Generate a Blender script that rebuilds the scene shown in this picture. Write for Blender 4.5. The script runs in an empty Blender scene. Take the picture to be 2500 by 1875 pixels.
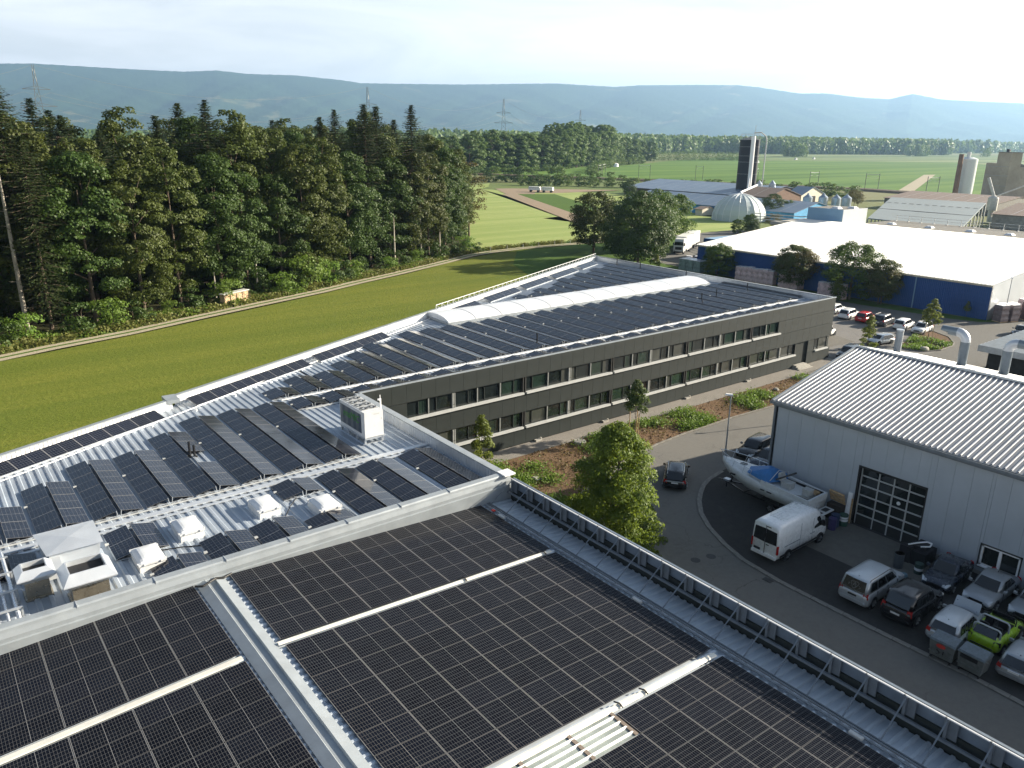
import bpy, math, random
import numpy as np
from mathutils import Matrix, Vector, Euler
random.seed(7); rng=np.random.default_rng(7)
sc=bpy.context.scene; COL=sc.collection
# ---------------------------------------------------------------- camera
cam=bpy.data.cameras.new('camera'); camo=bpy.data.objects.new('camera',cam); COL.objects.link(camo); sc.camera=camo
cam.sensor_width=36; cam.lens=36*1897.66/2500; cam.clip_start=.5; cam.clip_end=30000
th,yaw,roll=.305378424,.906809735,.0127153665
Fv=Vector((math.cos(yaw)*math.cos(th),math.sin(yaw)*math.cos(th),-math.sin(th)))
R0=Vector((math.sin(yaw),-math.cos(yaw),0)); U0=R0.cross(Fv)
Rv=R0*math.cos(roll)+U0*math.sin(roll); Uv=U0*math.cos(roll)-R0*math.sin(roll)
camo.matrix_world=Matrix(((Rv.x,Uv.x,-Fv.x,0),(Rv.y,Uv.y,-Fv.y,0),(Rv.z,Uv.z,-Fv.z,26),(0,0,0,1)))
# ---------------------------------------------------------------- sky, sun, exposure
AZ,EL=math.radians(-20),math.radians(20.1)
w=bpy.data.worlds.new('World'); sc.world=w; w.use_nodes=True; nt=w.node_tree; nt.nodes.clear()
out=nt.nodes.new('ShaderNodeOutputWorld'); bg=nt.nodes.new('ShaderNodeBackground'); bg.inputs['Strength'].default_value=.044
sky=nt.nodes.new('ShaderNodeTexSky'); sky.sky_type='NISHITA'; sky.sun_disc=False; sky.sun_elevation=EL; sky.sun_rotation=math.pi/2-AZ
sky.air_density=1.0; sky.dust_density=2.2; sky.ozone_density=1.2
tc=nt.nodes.new('ShaderNodeTexCoord'); mp=nt.nodes.new('ShaderNodeMapping'); mp.inputs['Scale'].default_value=(1.0,1.6,7.0)
mp.inputs['Rotation'].default_value=(.0,.12,.6)
nz=nt.nodes.new('ShaderNodeTexNoise'); nz.inputs['Scale'].default_value=2.1; nz.inputs['Detail'].default_value=7; nz.inputs['Roughness'].default_value=.62; nz.inputs['Distortion'].default_value=.6
cr=nt.nodes.new('ShaderNodeValToRGB'); cr.color_ramp.elements[0].position=.38; cr.color_ramp.elements[0].color=(.48,.48,.48,1); cr.color_ramp.elements[1].position=.75; cr.color_ramp.elements[1].color=(.85,.85,.85,1)
mx=nt.nodes.new('ShaderNodeMix'); mx.data_type='RGBA'; mx.inputs[7].default_value=(14.0,14.0,14.2,1)
L=nt.links.new
L(tc.outputs['Generated'],mp.inputs[0]); L(mp.outputs[0],nz.inputs['Vector']); L(nz.outputs[0],cr.inputs[0]); sx=nt.nodes.new('ShaderNodeSeparateXYZ'); L(tc.outputs['Generated'],sx.inputs[0]); mr=nt.nodes.new('ShaderNodeMapRange'); mr.inputs[1].default_value=.06; mr.inputs[2].default_value=.34; mr.inputs[3].default_value=1.2; mr.inputs[4].default_value=.05; L(sx.outputs[2],mr.inputs[0])
mu=nt.nodes.new('ShaderNodeMath'); mu.operation='MULTIPLY'; L(cr.outputs[0],mu.inputs[0]); L(mr.outputs[0],mu.inputs[1]); L(mu.outputs[0],mx.inputs[0]); L(sky.outputs[0],mx.inputs[6]); L(mx.outputs[2],bg.inputs[0]); L(bg.outputs[0],out.inputs[0])
sl=bpy.data.lights.new('sun','SUN'); sl.energy=5.0; sl.angle=math.radians(.55); sl.color=(1,.90,.74)
so=bpy.data.objects.new('sun',sl); COL.objects.link(so); so.rotation_euler=Euler((0,math.pi/2-EL,AZ),'XYZ')
vs=sc.view_settings; vs.view_transform='Standard'; vs.look='None'; vs.exposure=1.55; vs.gamma=1; vs.use_curve_mapping=False
# ---------------------------------------------------------------- helpers
class MB:
    def __init__(s): s.v=[];s.f=[];s.m=[]
    def poly(s,pts,m=0):
        n=len(s.v); s.v+= [tuple(p) for p in pts]; s.f.append(tuple(range(n,n+len(pts)))); s.m.append(m); return s
    def box(s,x0,y0,z0,x1,y1,z1,m=0):
        if x0>x1:x0,x1=x1,x0
        if y0>y1:y0,y1=y1,y0
        if z0>z1:z0,z1=z1,z0
        n=len(s.v); s.v+=[(x0,y0,z0),(x1,y0,z0),(x1,y1,z0),(x0,y1,z0),(x0,y0,z1),(x1,y0,z1),(x1,y1,z1),(x0,y1,z1)]
        for q in ((3,2,1,0),(4,5,6,7),(0,1,5,4),(1,2,6,5),(2,3,7,6),(3,0,4,7)): s.f.append(tuple(n+i for i in q)); s.m.append(m)
        return s
    def bar(s,p,q,w=.05,h=None,m=0):
        h=w if h is None else h; p=Vector(p);q=Vector(q);d=(q-p).normalized()
        a=d.cross(Vector((0,0,1))); a=Vector((1,0,0)) if a.length<1e-4 else a.normalized(); b=a.cross(d).normalized()
        n=len(s.v)
        for c in (p,q):
            for i,j in ((-1,-1),(1,-1),(1,1),(-1,1)): s.v.append(tuple(c+a*(w/2*i)+b*(h/2*j)))
        for f in ((3,2,1,0),(4,5,6,7),(0,1,5,4),(1,2,6,5),(2,3,7,6),(3,0,4,7)): s.f.append(tuple(n+i for i in f)); s.m.append(m)
        return s
    def cyl(s,p,q,r0,r1=None,n=8,m=0,caps=True):
        r1=r0 if r1 is None else r1; p=Vector(p);q=Vector(q);d=(q-p).normalized()
        a=d.cross(Vector((0,0,1))); a=Vector((1,0,0)) if a.length<1e-4 else a.normalized(); b=a.cross(d).normalized()
        k=len(s.v)
        for c,r in ((p,r0),(q,r1)):
            for i in range(n):
                t=2*math.pi*i/n; s.v.append(tuple(c+a*(r*math.cos(t))+b*(r*math.sin(t))))
        for i in range(n): s.f.append((k+i,k+n+i,k+n+(i+1)%n,k+(i+1)%n)); s.m.append(m)
        if caps:
            s.f.append(tuple(k+i for i in range(n))); s.m.append(m)
            s.f.append(tuple(k+n+i for i in reversed(range(n)))); s.m.append(m)
        return s
    def tube(s,pts,r,n=8,m=0):
        for a,b in zip(pts,pts[1:]): s.cyl(a,b,r,r,n,m)
        return s
    def rings(s,rs,m=0,cap=True,closed=True):
        k=len(s.v); n=len(rs[0])
        for r in rs: s.v+=[tuple(p) for p in r]
        for j in range(len(rs)-1):
            for i in range(n if closed else n-1):
                a=k+j*n+i; b=k+j*n+(i+1)%n; s.f.append((a,b,b+n,a+n)); s.m.append(m)
        if cap:
            s.f.append(tuple(k+i for i in reversed(range(n)))); s.m.append(m)
            s.f.append(tuple(k+(len(rs)-1)*n+i for i in range(n))); s.m.append(m)
        return s
    def prism(s,pts,z0,z1,m=0):
        return s.rings([[(x,y,z0) for x,y in pts],[(x,y,z1) for x,y in pts]],m)
    def rot(s,a,c=(0,0)):
        ca,sa=math.cos(a),math.sin(a); s.v=[(c[0]+(x-c[0])*ca-(y-c[1])*sa,c[1]+(x-c[0])*sa+(y-c[1])*ca,z) for x,y,z in s.v]; return s
    def mesh(s,name,mats,smooth=False):
        me=bpy.data.meshes.new(name); me.from_pydata(s.v,[],s.f)
        for q in (mats if isinstance(mats,(list,tuple)) else [mats]): me.materials.append(q)
        me.polygons.foreach_set('material_index',s.m)
        if smooth: me.polygons.foreach_set('use_smooth',[True]*len(s.f))
        me.update(); return me
    def build(s,name,mats,parent=None,label=None,smooth=False,kind=None,local=False):
        if parent is not None and not local:
            o=woff(parent); s.v=[(x-o[0],y-o[1],z-o[2]) for x,y,z in s.v]
        return put(name,s.mesh(name,mats,smooth),parent,label=label,kind=kind)
def woff(p):
    o=Vector((0,0,0))
    while p is not None: o+=p.location; p=p.parent
    return o
def put(name,me,parent=None,loc=(0,0,0),rot=(0,0,0),sca=(1,1,1),label=None,kind=None):
    o=bpy.data.objects.new(name,me); COL.objects.link(o); o.parent=parent; o.location=loc; o.rotation_euler=rot; o.scale=sca
    if label: o['label']=label
    if kind: o['kind']=kind
    return o
def thing(name,label,cat,loc=(0,0,0),rz=0,group=None):
    o=bpy.data.objects.new(name,None); o.empty_display_size=.3; COL.objects.link(o); o.location=loc; o.rotation_euler=(0,0,rz)
    return tag(o,label,cat,group)
def tag(o,label,cat,group=None,kind=None):
    o['label']=label; o['category']=cat
    if group:o['group']=group
    if kind:o['kind']=kind
    return o
def dup(root,loc,rz=None,label=None,group=None,sca=None):
    def cp(o,par):
        c=o.copy(); COL.objects.link(c); c.parent=par
        for ch in list(o.children): cp(ch,c)
        return c
    r=cp(root,None); r.location=loc
    if rz is not None: r.rotation_euler=(0,0,rz)
    if sca: r.scale=(sca,)*3 if not isinstance(sca,tuple) else sca
    if label:r['label']=label
    if group:r['group']=group
    return r
def struct(name,mb,mats,smooth=False):
    return mb.build(name,mats,kind='structure',smooth=smooth)
ORD=['first','second','third','fourth','fifth','sixth','seventh','eighth','ninth','tenth','eleventh','twelfth','thirteenth','fourteenth','fifteenth','sixteenth','seventeenth','eighteenth','nineteenth','twentieth','twenty-first','twenty-second','twenty-third','twenty-fourth','twenty-fifth','twenty-sixth','twenty-seventh','twenty-eighth','twenty-ninth','thirtieth']
# ---------------------------------------------------------------- materials
MATS={}
def nmath(nt,op,a,b=None,c=None):
    n=nt.nodes.new('ShaderNodeMath'); n.operation=op
    for i,x in enumerate((a,b,c)):
        if x is None: continue
        if isinstance(x,(int,float)): n.inputs[i].default_value=x
        else: nt.links.new(x,n.inputs[i])
    return n.outputs[0]
def nmix(nt,f,a,b):
    n=nt.nodes.new('ShaderNodeMix'); n.data_type='RGBA'
    for i,x in ((0,f),(6,a),(7,b)):
        if isinstance(x,(int,float)): n.inputs[i].default_value=x
        elif isinstance(x,tuple): n.inputs[i].default_value=x+(1,) if len(x)==3 else x
        else: nt.links.new(x,n.inputs[i])
    return n.outputs[2]
def noise(nt,co,scale,det=4,ro=.55,dist=0,stretch=None):
    if stretch:
        m=nt.nodes.new('ShaderNodeMapping'); m.inputs['Scale'].default_value=stretch[:3]
        if len(stretch)>3: m.inputs['Rotation'].default_value=(0,0,stretch[3])
        nt.links.new(co,m.inputs[0]); co=m.outputs[0]
    n=nt.nodes.new('ShaderNodeTexNoise'); n.inputs['Scale'].default_value=scale; n.inputs['Detail'].default_value=det; n.inputs['Roughness'].default_value=ro; n.inputs['Distortion'].default_value=dist
    nt.links.new(co,n.inputs['Vector']); return n.outputs[0]
def ramp(nt,f,stops):
    r=nt.nodes.new('ShaderNodeValToRGB'); e=r.color_ramp.elements
    while len(e)<len(stops): e.new(.5)
    for q,(p,c) in zip(e,stops): q.position=p; q.color=(c if isinstance(c,tuple) else (c,c,c))+(1,)
    nt.links.new(f,r.inputs[0]); return r.outputs[0]
def base(name,rough=.6,metal=0,spec=.4):
    m=bpy.data.materials.new(name); m.use_nodes=True; nt=m.node_tree; b=nt.nodes['Principled BSDF']
    b.inputs['Roughness'].default_value=rough; b.inputs['Metallic'].default_value=metal; b.inputs['Specular IOR Level'].default_value=spec
    tc=nt.nodes.new('ShaderNodeTexCoord'); return m,nt,b,tc.outputs['Object']
def mat(name,col,rough=.6,metal=0,spec=.4,var=.18,vs=1.5,bump=0,bs=20,dirt=0,dcol=(.12,.11,.09),alt=None):
    if name in MATS: return MATS[name]
    m,nt,b,co=base(name,rough,metal,spec)
    n=noise(nt,co,vs,6,.6)
    lo=tuple(max(0,c*(1-var)) for c in col); hi=tuple(min(1,c*(1+var)) for c in (alt or col))
    c=nmix(nt,ramp(nt,n,[(.3,0.),(.7,1.)]),lo,hi)
    if dirt:
        d=noise(nt,co,vs*3.7,8,.7,.4); c=nmix(nt,ramp(nt,d,[(.52,0.),(.78,float(dirt))]),c,dcol)
    nt.links.new(c,b.inputs['Base Color'])
    nt.links.new(ramp(nt,noise(nt,co,vs*2.3,4),[(.3,max(0.,rough-.08)),(.7,min(1.,rough+.08))]),b.inputs['Roughness'])
    if bump:
        bp=nt.nodes.new('ShaderNodeBump'); bp.inputs['Strength'].default_value=bump; bp.inputs['Distance'].default_value=.05
        nt.links.new(noise(nt,co,bs,5,.6),bp.inputs['Height']); nt.links.new(bp.outputs[0],b.inputs['Normal'])
    MATS[name]=m; return m
def pvmat(name,LX,WY,nx,ny,ior=1.3,sheen=0.,cell=(.006,.008,.014),line=.1,edge=.5,spec=.35,rough=.16,busx=True):
    m,nt,b,co=base(name,rough,0,spec); b.inputs['IOR'].default_value=ior; b.inputs['Sheen Weight'].default_value=sheen; b.inputs['Sheen Roughness'].default_value=.35
    s=nt.nodes.new('ShaderNodeSeparateXYZ'); nt.links.new(co,s.inputs[0]); X,Y=s.outputs[0],s.outputs[1]
    def lines(c,Ln,n,hw):
        t=nmath(nt,'MULTIPLY_ADD',c,n/Ln,n/2.0+.0001); fr=nmath(nt,'FRACT',t); d=nmath(nt,'ABSOLUTE',nmath(nt,'SUBTRACT',fr,.5)); return nmath(nt,'GREATER_THAN',d,.5-hw*n/Ln)
    g=nmath(nt,'MAXIMUM',lines(X,LX,nx,.0045),lines(Y,WY,ny,.0055))
    cen=nmath(nt,'LESS_THAN',nmath(nt,'ABSOLUTE',X),.009)
    ex=nmath(nt,'GREATER_THAN',nmath(nt,'ABSOLUTE',X),LX/2-.02); ey=nmath(nt,'GREATER_THAN',nmath(nt,'ABSOLUTE',Y),WY/2-.014)
    e=nmath(nt,'MAXIMUM',cen,nmath(nt,'MAXIMUM',ex,nmath(nt,'MULTIPLY',ey,.55)))
    oi=nt.nodes.new('ShaderNodeObjectInfo')
    c0=nmix(nt,oi.outputs['Random'],cell,tuple(c*1.6 for c in cell))
    c0=nmix(nt,ramp(nt,noise(nt,co,1.3,5,.6),[(.45,0.),(.8,.35)]),c0,(.020,.023,.030))
    c1=nmix(nt,g,c0,(line,line,line*1.02)); c2=nmix(nt,e,c1,(edge,edge,edge))
    nt.links.new(c2,b.inputs['Base Color']); MATS[name]=m; return m
def leafmat(name,c1,c2,c3=None,tr=.35):
    m=bpy.data.materials.new(name); m.use_nodes=True; nt=m.node_tree; nt.nodes.clear()
    o=nt.nodes.new('ShaderNodeOutputMaterial'); tc=nt.nodes.new('ShaderNodeTexCoord'); oi=nt.nodes.new('ShaderNodeObjectInfo')
    a=noise(nt,tc.outputs['Object'],.9,3); a2=noise(nt,tc.outputs['Object'],7.,2)
    f=nmath(nt,'ADD',nmath(nt,'MULTIPLY',a,.8),nmath(nt,'MULTIPLY',a2,.5))
    c=nmix(nt,ramp(nt,f,[(.42,0.),(.85,1.)]),c1,c2)
    c=nmix(nt,nmath(nt,'MULTIPLY',oi.outputs['Random'],.55),c,c3 or tuple(x*.6 for x in c1))
    d=nt.nodes.new('ShaderNodeBsdfPrincipled'); d.inputs['Roughness'].default_value=.55; d.inputs['Specular IOR Level'].default_value=.25; t=nt.nodes.new('ShaderNodeBsdfTranslucent'); x=nt.nodes.new('ShaderNodeMixShader'); x.inputs[0].default_value=tr
    nt.links.new(c,d.inputs['Base Color'])
    hs=nmix(nt,.5,c,tuple(min(1,v*1.6) for v in c2)); nt.links.new(hs,t.inputs[0])
    nt.links.new(d.outputs[0],x.inputs[1]); nt.links.new(t.outputs[0],x.inputs[2]); nt.links.new(x.outputs[0],o.inputs[0]); MATS[name]=m; return m
def groundmat(name,cols,sc1=.02,sc2=.6,stripe=None,rough=.95,bump=.6,bs=3.,dist=.3,fine=None,crack=0):
    """cols: two broad colours plus a fine-speckle colour; stripe=(scale,angle,strength) for rows"""
    m,nt,b,co=base(name,rough,0,.12)
    a=ramp(nt,noise(nt,co,sc1,5,.6,dist),[(.3,0.),(.7,1.)]); c=nmix(nt,a,cols[0],cols[1])
    d=ramp(nt,noise(nt,co,sc2,8,.75),[(.35,0.),(.75,.85)]); c=nmix(nt,d,c,cols[2])
    if fine: c=nmix(nt,ramp(nt,noise(nt,co,fine,4,.7),[(.4,0.),(.7,.5)]),c,cols[2])
    if stripe:
        st=noise(nt,co,stripe[0],3,.5,.0,(.02,1,1,-stripe[1])); c=nmix(nt,ramp(nt,st,[(.4,0.),(.62,stripe[2])]),c,cols[3] if len(cols)>3 else cols[2])
    if crack:
        w_=nt.nodes.new('ShaderNodeTexVoronoi'); w_.feature='DISTANCE_TO_EDGE'; w_.inputs['Scale'].default_value=crack
        dn=nt.nodes.new('ShaderNodeTexNoise'); dn.inputs['Scale'].default_value=.5; dn.inputs['Detail'].default_value=5; nt.links.new(co,dn.inputs['Vector'])
        va=nt.nodes.new('ShaderNodeVectorMath'); va.operation='MULTIPLY_ADD'; va.inputs[1].default_value=(3,3,3); nt.links.new(dn.outputs[1],va.inputs[0]); nt.links.new(co,va.inputs[2]); nt.links.new(va.outputs[0],w_.inputs['Vector'])
        ck=nmath(nt,'MULTIPLY',nmath(nt,'LESS_THAN',w_.outputs[0],.006),ramp(nt,noise(nt,co,.12,2),[(.45,0.),(.6,.45)])); c=nmix(nt,ck,c,(.05,.05,.045))
        c=nmix(nt,ramp(nt,noise(nt,co,.35,6,.7,.8),[(.56,0.),(.70,.35)]),c,(.10,.095,.085))
    nt.links.new(c,b.inputs['Base Color'])
    if bump:
        bp=nt.nodes.new('ShaderNodeBump'); bp.inputs['Strength'].default_value=bump; bp.inputs['Distance'].default_value=.12
        nt.links.new(noise(nt,co,bs,6,.7),bp.inputs['Height']); nt.links.new(bp.outputs[0],b.inputs['Normal'])
    MATS[name]=m; return m
galv=mat('galvanised steel',(.50,.53,.56),.38,.55,.5,.18,1.2,dirt=.25,dcol=(.34,.35,.36))
alu=mat('raw aluminium sheet',(.60,.63,.66),.42,.5,.5,.10,.5,dirt=.25,dcol=(.40,.42,.44))
roofal=mat('ribbed aluminium roof',(.34,.385,.44),.5,.3,.5,.14,.35,dirt=.35,dcol=(.25,.28,.31))
cap=mat('aluminium capping',(.31,.34,.36),.5,.3,.5,.12,.9,dirt=.3,dcol=(.42,.43,.43))
white=mat('white paint',(.80,.80,.79),.35,0,.5,.04,2,dirt=.15,dcol=(.6,.58,.54))
dark=mat('dark rubber',(.018,.018,.02),.7,0,.3,.2,6)
black=mat('black plastic',(.012,.012,.014),.35,0,.5,.2,6)
clad=mat('anthracite facade sheet',(.022,.027,.0255),.6,.05,.25,.07,.6,dirt=.15,dcol=(.036,.040,.037))
cladj=mat('dark joint',(.02,.02,.019),.8)
lgrey=mat('light grey frame',(.46,.47,.46),.45,.1,.5,.06)
concrete=mat('concrete',(.34,.325,.29),.9,0,.2,.18,1.2,.3,15,.3,(.2,.19,.17))
glass=mat('dark window glass',(.012,.016,.016),.03,0,.9,.3,1.5)
skyl=mat('white acrylic',(.62,.64,.66),.35,0,.5,.05,2,dirt=.12,dcol=(.6,.62,.62))
wood=mat('bare timber',(.48,.33,.18),.75,0,.2,.25,6,.2,30)
redp=mat('red plastic',(.55,.04,.03),.4)
tail=mat('red lamp lens',(.4,.012,.01),.15,0,.6,.1)
lampg=mat('clear lamp lens',(.6,.62,.63),.1,.3,.6,.05)
tyre=dark
# ---------------------------------------------------------------- ground, roads, fields
def sheet(name,pts,z,m,kind='structure'):
    b=MB(); b.poly([(x,y,z) for x,y in pts]); return b.build(name,m,kind=kind)
G_far=groundmat('far farmland',[(.10,.16,.035),(.17,.19,.07),(.075,.12,.03),(.20,.19,.10)],.0016,.05,stripe=(.006,math.radians(106),.8),bump=0,dist=.8)
G_lawn=groundmat('mown hay meadow',[(.122,.138,.016),(.080,.118,.014),(.18,.185,.035),(.075,.112,.014)],.045,1.1,stripe=(.22,math.radians(24),.5),bump=.9,bs=2.2,fine=5.)
G_rough=groundmat('rough green meadow',[(.06,.12,.018),(.05,.10,.015),(.10,.15,.03)],.06,.9,bump=1,bs=2)  # darker, greener grass than the hay meadow, for verges and strips
G_light=groundmat('pale cut field',[(.27,.33,.10),(.23,.29,.085),(.34,.36,.15),(.19,.26,.07)],.012,.3,stripe=(.16,math.radians(62),.7),bump=.4,bs=1.,dist=.2)
G_brown=groundmat('harrowed soil',[(.27,.20,.135),(.23,.18,.12),(.31,.25,.18)],.02,.5,bump=.5,bs=1.)
G_crop=groundmat('green crop field',[(.105,.20,.03),(.085,.165,.025),(.15,.22,.05),(.06,.13,.02)],.006,.12,stripe=(.055,math.radians(105),.95),bump=.6,bs=.8,dist=.5)
G_crop2=groundmat('pale crop strips',[(.20,.24,.09),(.13,.20,.06),(.25,.25,.13),(.08,.13,.04)],.004,.08,stripe=(.018,math.radians(105),1.),bump=0,dist=.5)
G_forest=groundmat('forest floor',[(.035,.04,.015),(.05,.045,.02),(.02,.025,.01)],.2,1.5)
G_track=groundmat('gravel track',[(.36,.31,.22),(.30,.27,.19),(.42,.37,.28),(.13,.14,.05)],.15,2.5,stripe=(.5,math.radians(24),.0),bump=.5,bs=6)
G_asph=groundmat('old asphalt',[(.150,.145,.131),(.122,.119,.110),(.18,.172,.156)],.08,3.,bump=.25,bs=14,fine=25.,crack=.16)
G_patch=groundmat('patched asphalt',[(.125,.12,.11),(.15,.14,.125),(.19,.18,.16)],.3,3.,bump=.2,bs=14,fine=25.)
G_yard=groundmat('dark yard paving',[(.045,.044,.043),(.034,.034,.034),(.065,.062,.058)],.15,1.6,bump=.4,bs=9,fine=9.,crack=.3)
G_conc=groundmat('concrete apron',[(.15,.14,.12),(.12,.115,.10),(.19,.18,.16)],.25,1.6,bump=.2,bs=9)
G_park=groundmat('parking paving',[(.17,.165,.155),(.145,.14,.135),(.21,.20,.185)],.12,2.,bump=.2,bs=9,fine=6.,crack=.2)
G_soil=groundmat('planting soil',[(.115,.070,.040),(.070,.046,.028),(.19,.125,.075)],.6,2.2,bump=1.,bs=3.5,fine=7.)
G_grav=groundmat('gravel walkway',[(.20,.185,.165),(.16,.15,.135),(.28,.26,.23)],.4,6,bump=.5,bs=22,fine=22.)
sheet('ground',[(-290,-490),(14400,-490),(14400,14400),(-290,14400)],-.35,G_far)
sheet('meadow',[(-120,30),(0,30),(130,30),(136,150.5),(121,151.3),(111,149.6),(94,143),(79,135.5),(66,130.3),(57,125.9),(34,117),(22,112.4),(13,109.6),(6.7,107.7),(-40,90),(-120,60)],-.05,G_lawn)
sheet('yard_base',[(-40,-80),(260,-80),(260,48),(210,150),(150,152),(120,105),(90,60),(-40,40)],-.03,G_asph)
sheet('rough_meadow',[(96,97),(131,105),(134,121),(150,130),(175,142),(176,160),(136,150.3),(118,149.5),(104,133),(98,120)],-.02,G_rough)
sheet('pale_field',[(112,155),(121,152.6),(136,152),(176,161),(215,186),(202,215),(177,210),(177,194),(241,315),(252,352),(270,369),(292,398),(215,345),(145,225),(118,170)],-.10,G_light)
sheet('pale_field_right',[(150,131),(176,143),(192,143.5),(226,160),(236,190),(262,215),(300,288),(252,352),(150,200)],-.16,G_light)
sheet('brown_field',[(241.5,315.6),(248,300),(262,318),(268,308),(318,310),(271,350),(262,352)],-.07,G_brown)
sheet('brown_strip',[(238,314),(246,312),(186,193),(176,192)],-.06,G_brown)
sheet('green_strip',[(246,312),(262,302),(214,212),(186,193)],-.065,G_rough)
sheet('crop_field',[(300,560),(395,465),(432,395),(458,300),(452,215),(440,170),(470,100),(1000,100),(1040,330),(783,338),(768,466),(1000,700),(1400,1000),(900,770),(600,600)],-.12,G_crop)
sheet('crop_field_middle',[(768,470),(783,341),(1040,333),(1300,560),(1100,690),(1060,720),(1000,700)],-.14,G_crop)
sheet('crop_strips',[(1060,720),(1100,690),(1300,560),(1040,333),(1000,100),(1900,300),(2300,950),(1700,1150),(1400,1100)],-.2,G_crop2)
sheet('field_path',[(454,217),(459,228),(730,341),(748,339)],-.08,G_track)
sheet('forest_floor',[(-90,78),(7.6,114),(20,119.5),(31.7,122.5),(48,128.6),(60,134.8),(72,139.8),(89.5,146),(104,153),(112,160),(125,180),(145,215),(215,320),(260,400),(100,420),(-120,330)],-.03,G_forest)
near=[(-60,81),(-20,97),(6.7,107.7),(13.4,110.2),(22.7,112.9),(34.1,117.6),(45,121.8),(57.4,126.4),(66.7,130.8),(78.8,135.9),(94.3,143.0),(104,148),(111.6,150.2),(121.7,151.4),(136,151.1),(156,149)]
b=MB()
def strip(pts,o0,o1,z,m):
    prev=None
    for i,(x,y) in enumerate(pts):
        a=Vector(pts[max(0,i-1)]); c=Vector(pts[min(len(pts)-1,i+1)]); d=(c-a).normalized(); n=Vector((-d.y,d.x))
        cur=((x+n.x*o0,y+n.y*o0,z),(x+n.x*o1,y+n.y*o1,z))
        if prev: m.poly([prev[0],cur[0],cur[1],prev[1]])
        prev=cur
strip(near,0,2.9,-.005,b); b.build('track',G_track,kind='structure')
b=MB(); strip(near,1.15,1.75,.003,b); b.build('track_grass_strip',G_rough,kind='structure')
b=MB(); strip(near,2.9,6.5,-.004,b); b.build('verge',G_rough,kind='structure')
# yard, road, bed
bed=[(27,33),(31,35.2),(35,38.2),(40,40.6),(44,41.9),(46.9,42.5),(50.4,43.1),(54.6,43.4),(61.6,43.5),(68.2,43.2),(78,42.9),(83,43.4),(86,46.3),(80,48),(60,48),(42,48.1),(27,48.3)]
sheet('planting_bed',bed,.03,G_soil)
sheet('walkway',[(25,48.3),(42,48.1),(60,48),(80,48),(90,48.3),(90,50.3),(25,50.3)],.04,G_grav)
arc=[(50.3,35.9),(48.1,35.5),(46.8,35),(45.6,34.3),(44.3,33.4),(42.8,32),(41.5,30.2),(40.4,28),(39.7,26),(39.35,23),(39.3,19.8),(39.3,15.9),(39.4,12),(39.2,8),(38.6,2),(38,-8)]
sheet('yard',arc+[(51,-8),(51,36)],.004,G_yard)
sheet('loading_apron',[(44.7,26.3),(44.6,17.8),(50.2,17.8),(50.2,26.3)],.009,G_conc)
sheet('road_patch',[(43.2,40.2),(46.2,40.9),(47.8,39.3),(49.8,37.7),(47.2,36.4),(45.2,38.2)],-.024,G_patch)
def stones(path,name,w,h,z,m,step=1.0,par=None):
    me=None; acc=0
    for (x0,y0),(x1,y1) in zip(path,path[1:]):
        Ls=math.hypot(x1-x0,y1-y0); n=max(1,round(Ls/step)); s=Ls/n
        for i in range(n):
            t=(i+.5)/n
            if me is None: me=MB().box(-.485,-w/2,0,.485,w/2,h).mesh(name,m)
            put(name,me,par,(x0+(x1-x0)*t,y0+(y1-y0)*t,z),(0,0,math.atan2(y1-y0,x1-x0)),(s,1,1))
kerbm=mat('granite kerb',(.20,.19,.17),.85,0,.2,.25,3,.3,25)
kr=MB(); kr.box(27,33,-.02,27.1,33.1,0); kroot=kr.build('kerb',kerbm,kind='structure')
stones(arc[:14],'kerb_stone',.34,.03,.0,kerbm,1.0,kroot)
stones(bed[0:12],'kerb_stone',.14,.10,.0,kerbm,1.0,kroot)
# parking, street by the blue hall
sheet('parking_lot',[(91,44.5),(104,43.6),(113,45),(118,53),(122,60),(122,75),(96,75),(91,52)],-.022,G_park)
sheet('parking_bay_light',[(93,53.5),(101,52.8),(103,58.2),(95,59)],-.017,G_conc)
island=[(102.4,47.9),(103.5,44.6),(106,43.6),(109.5,43.7),(111.6,44.3),(114.6,46.3),(116.4,49.4),(113,50.2),(108.5,49.0)]
sheet('planting_island',island,.03,G_soil); stones(island+[island[0]],'kerb_stone',.14,.10,0,kerbm,1.0,kroot)
sheet('hall_verge',[(125.8,100),(126.2,66.5),(127.5,52),(129,47.9),(133,45.6),(133,48.5),(130.6,52),(130.6,112),(127,112)],-.01,G_rough)
# manhole covers and drain
iron=mat('cast iron cover',(.05,.05,.05),.7,.3)
for i,(x,y) in enumerate(((37.2,27.9),(38.4,27.6))):
    o=MB().cyl((x,y,-.03),(x,y,-.02),.32,n=18).build('manhole_cover',iron); tag(o,['round manhole cover in the road nearer the roof railing','round manhole cover in the road nearer the white van'][i],'manhole cover','manhole covers in the road')
tag(MB().box(38.7,23.3,-.01,39.1,23.9,.006).build('drain_grate',iron),'square drain grate in the asphalt beside the kerb by the white van','drain')
for i,(x,y,z) in enumerate(((44.9,47.4,.25),(79.3,47.4,.25))):
    o=MB().cyl((x,y,0),(x,y,z),.55,n=16).build('concrete_shaft_cover',concrete); tag(o,['pale round concrete shaft cover in the bed behind the tall yellow-green tree','pale round concrete shaft cover in the bed near the entrance steps'][i],'shaft cover','round shaft covers in the planting bed')
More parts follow.
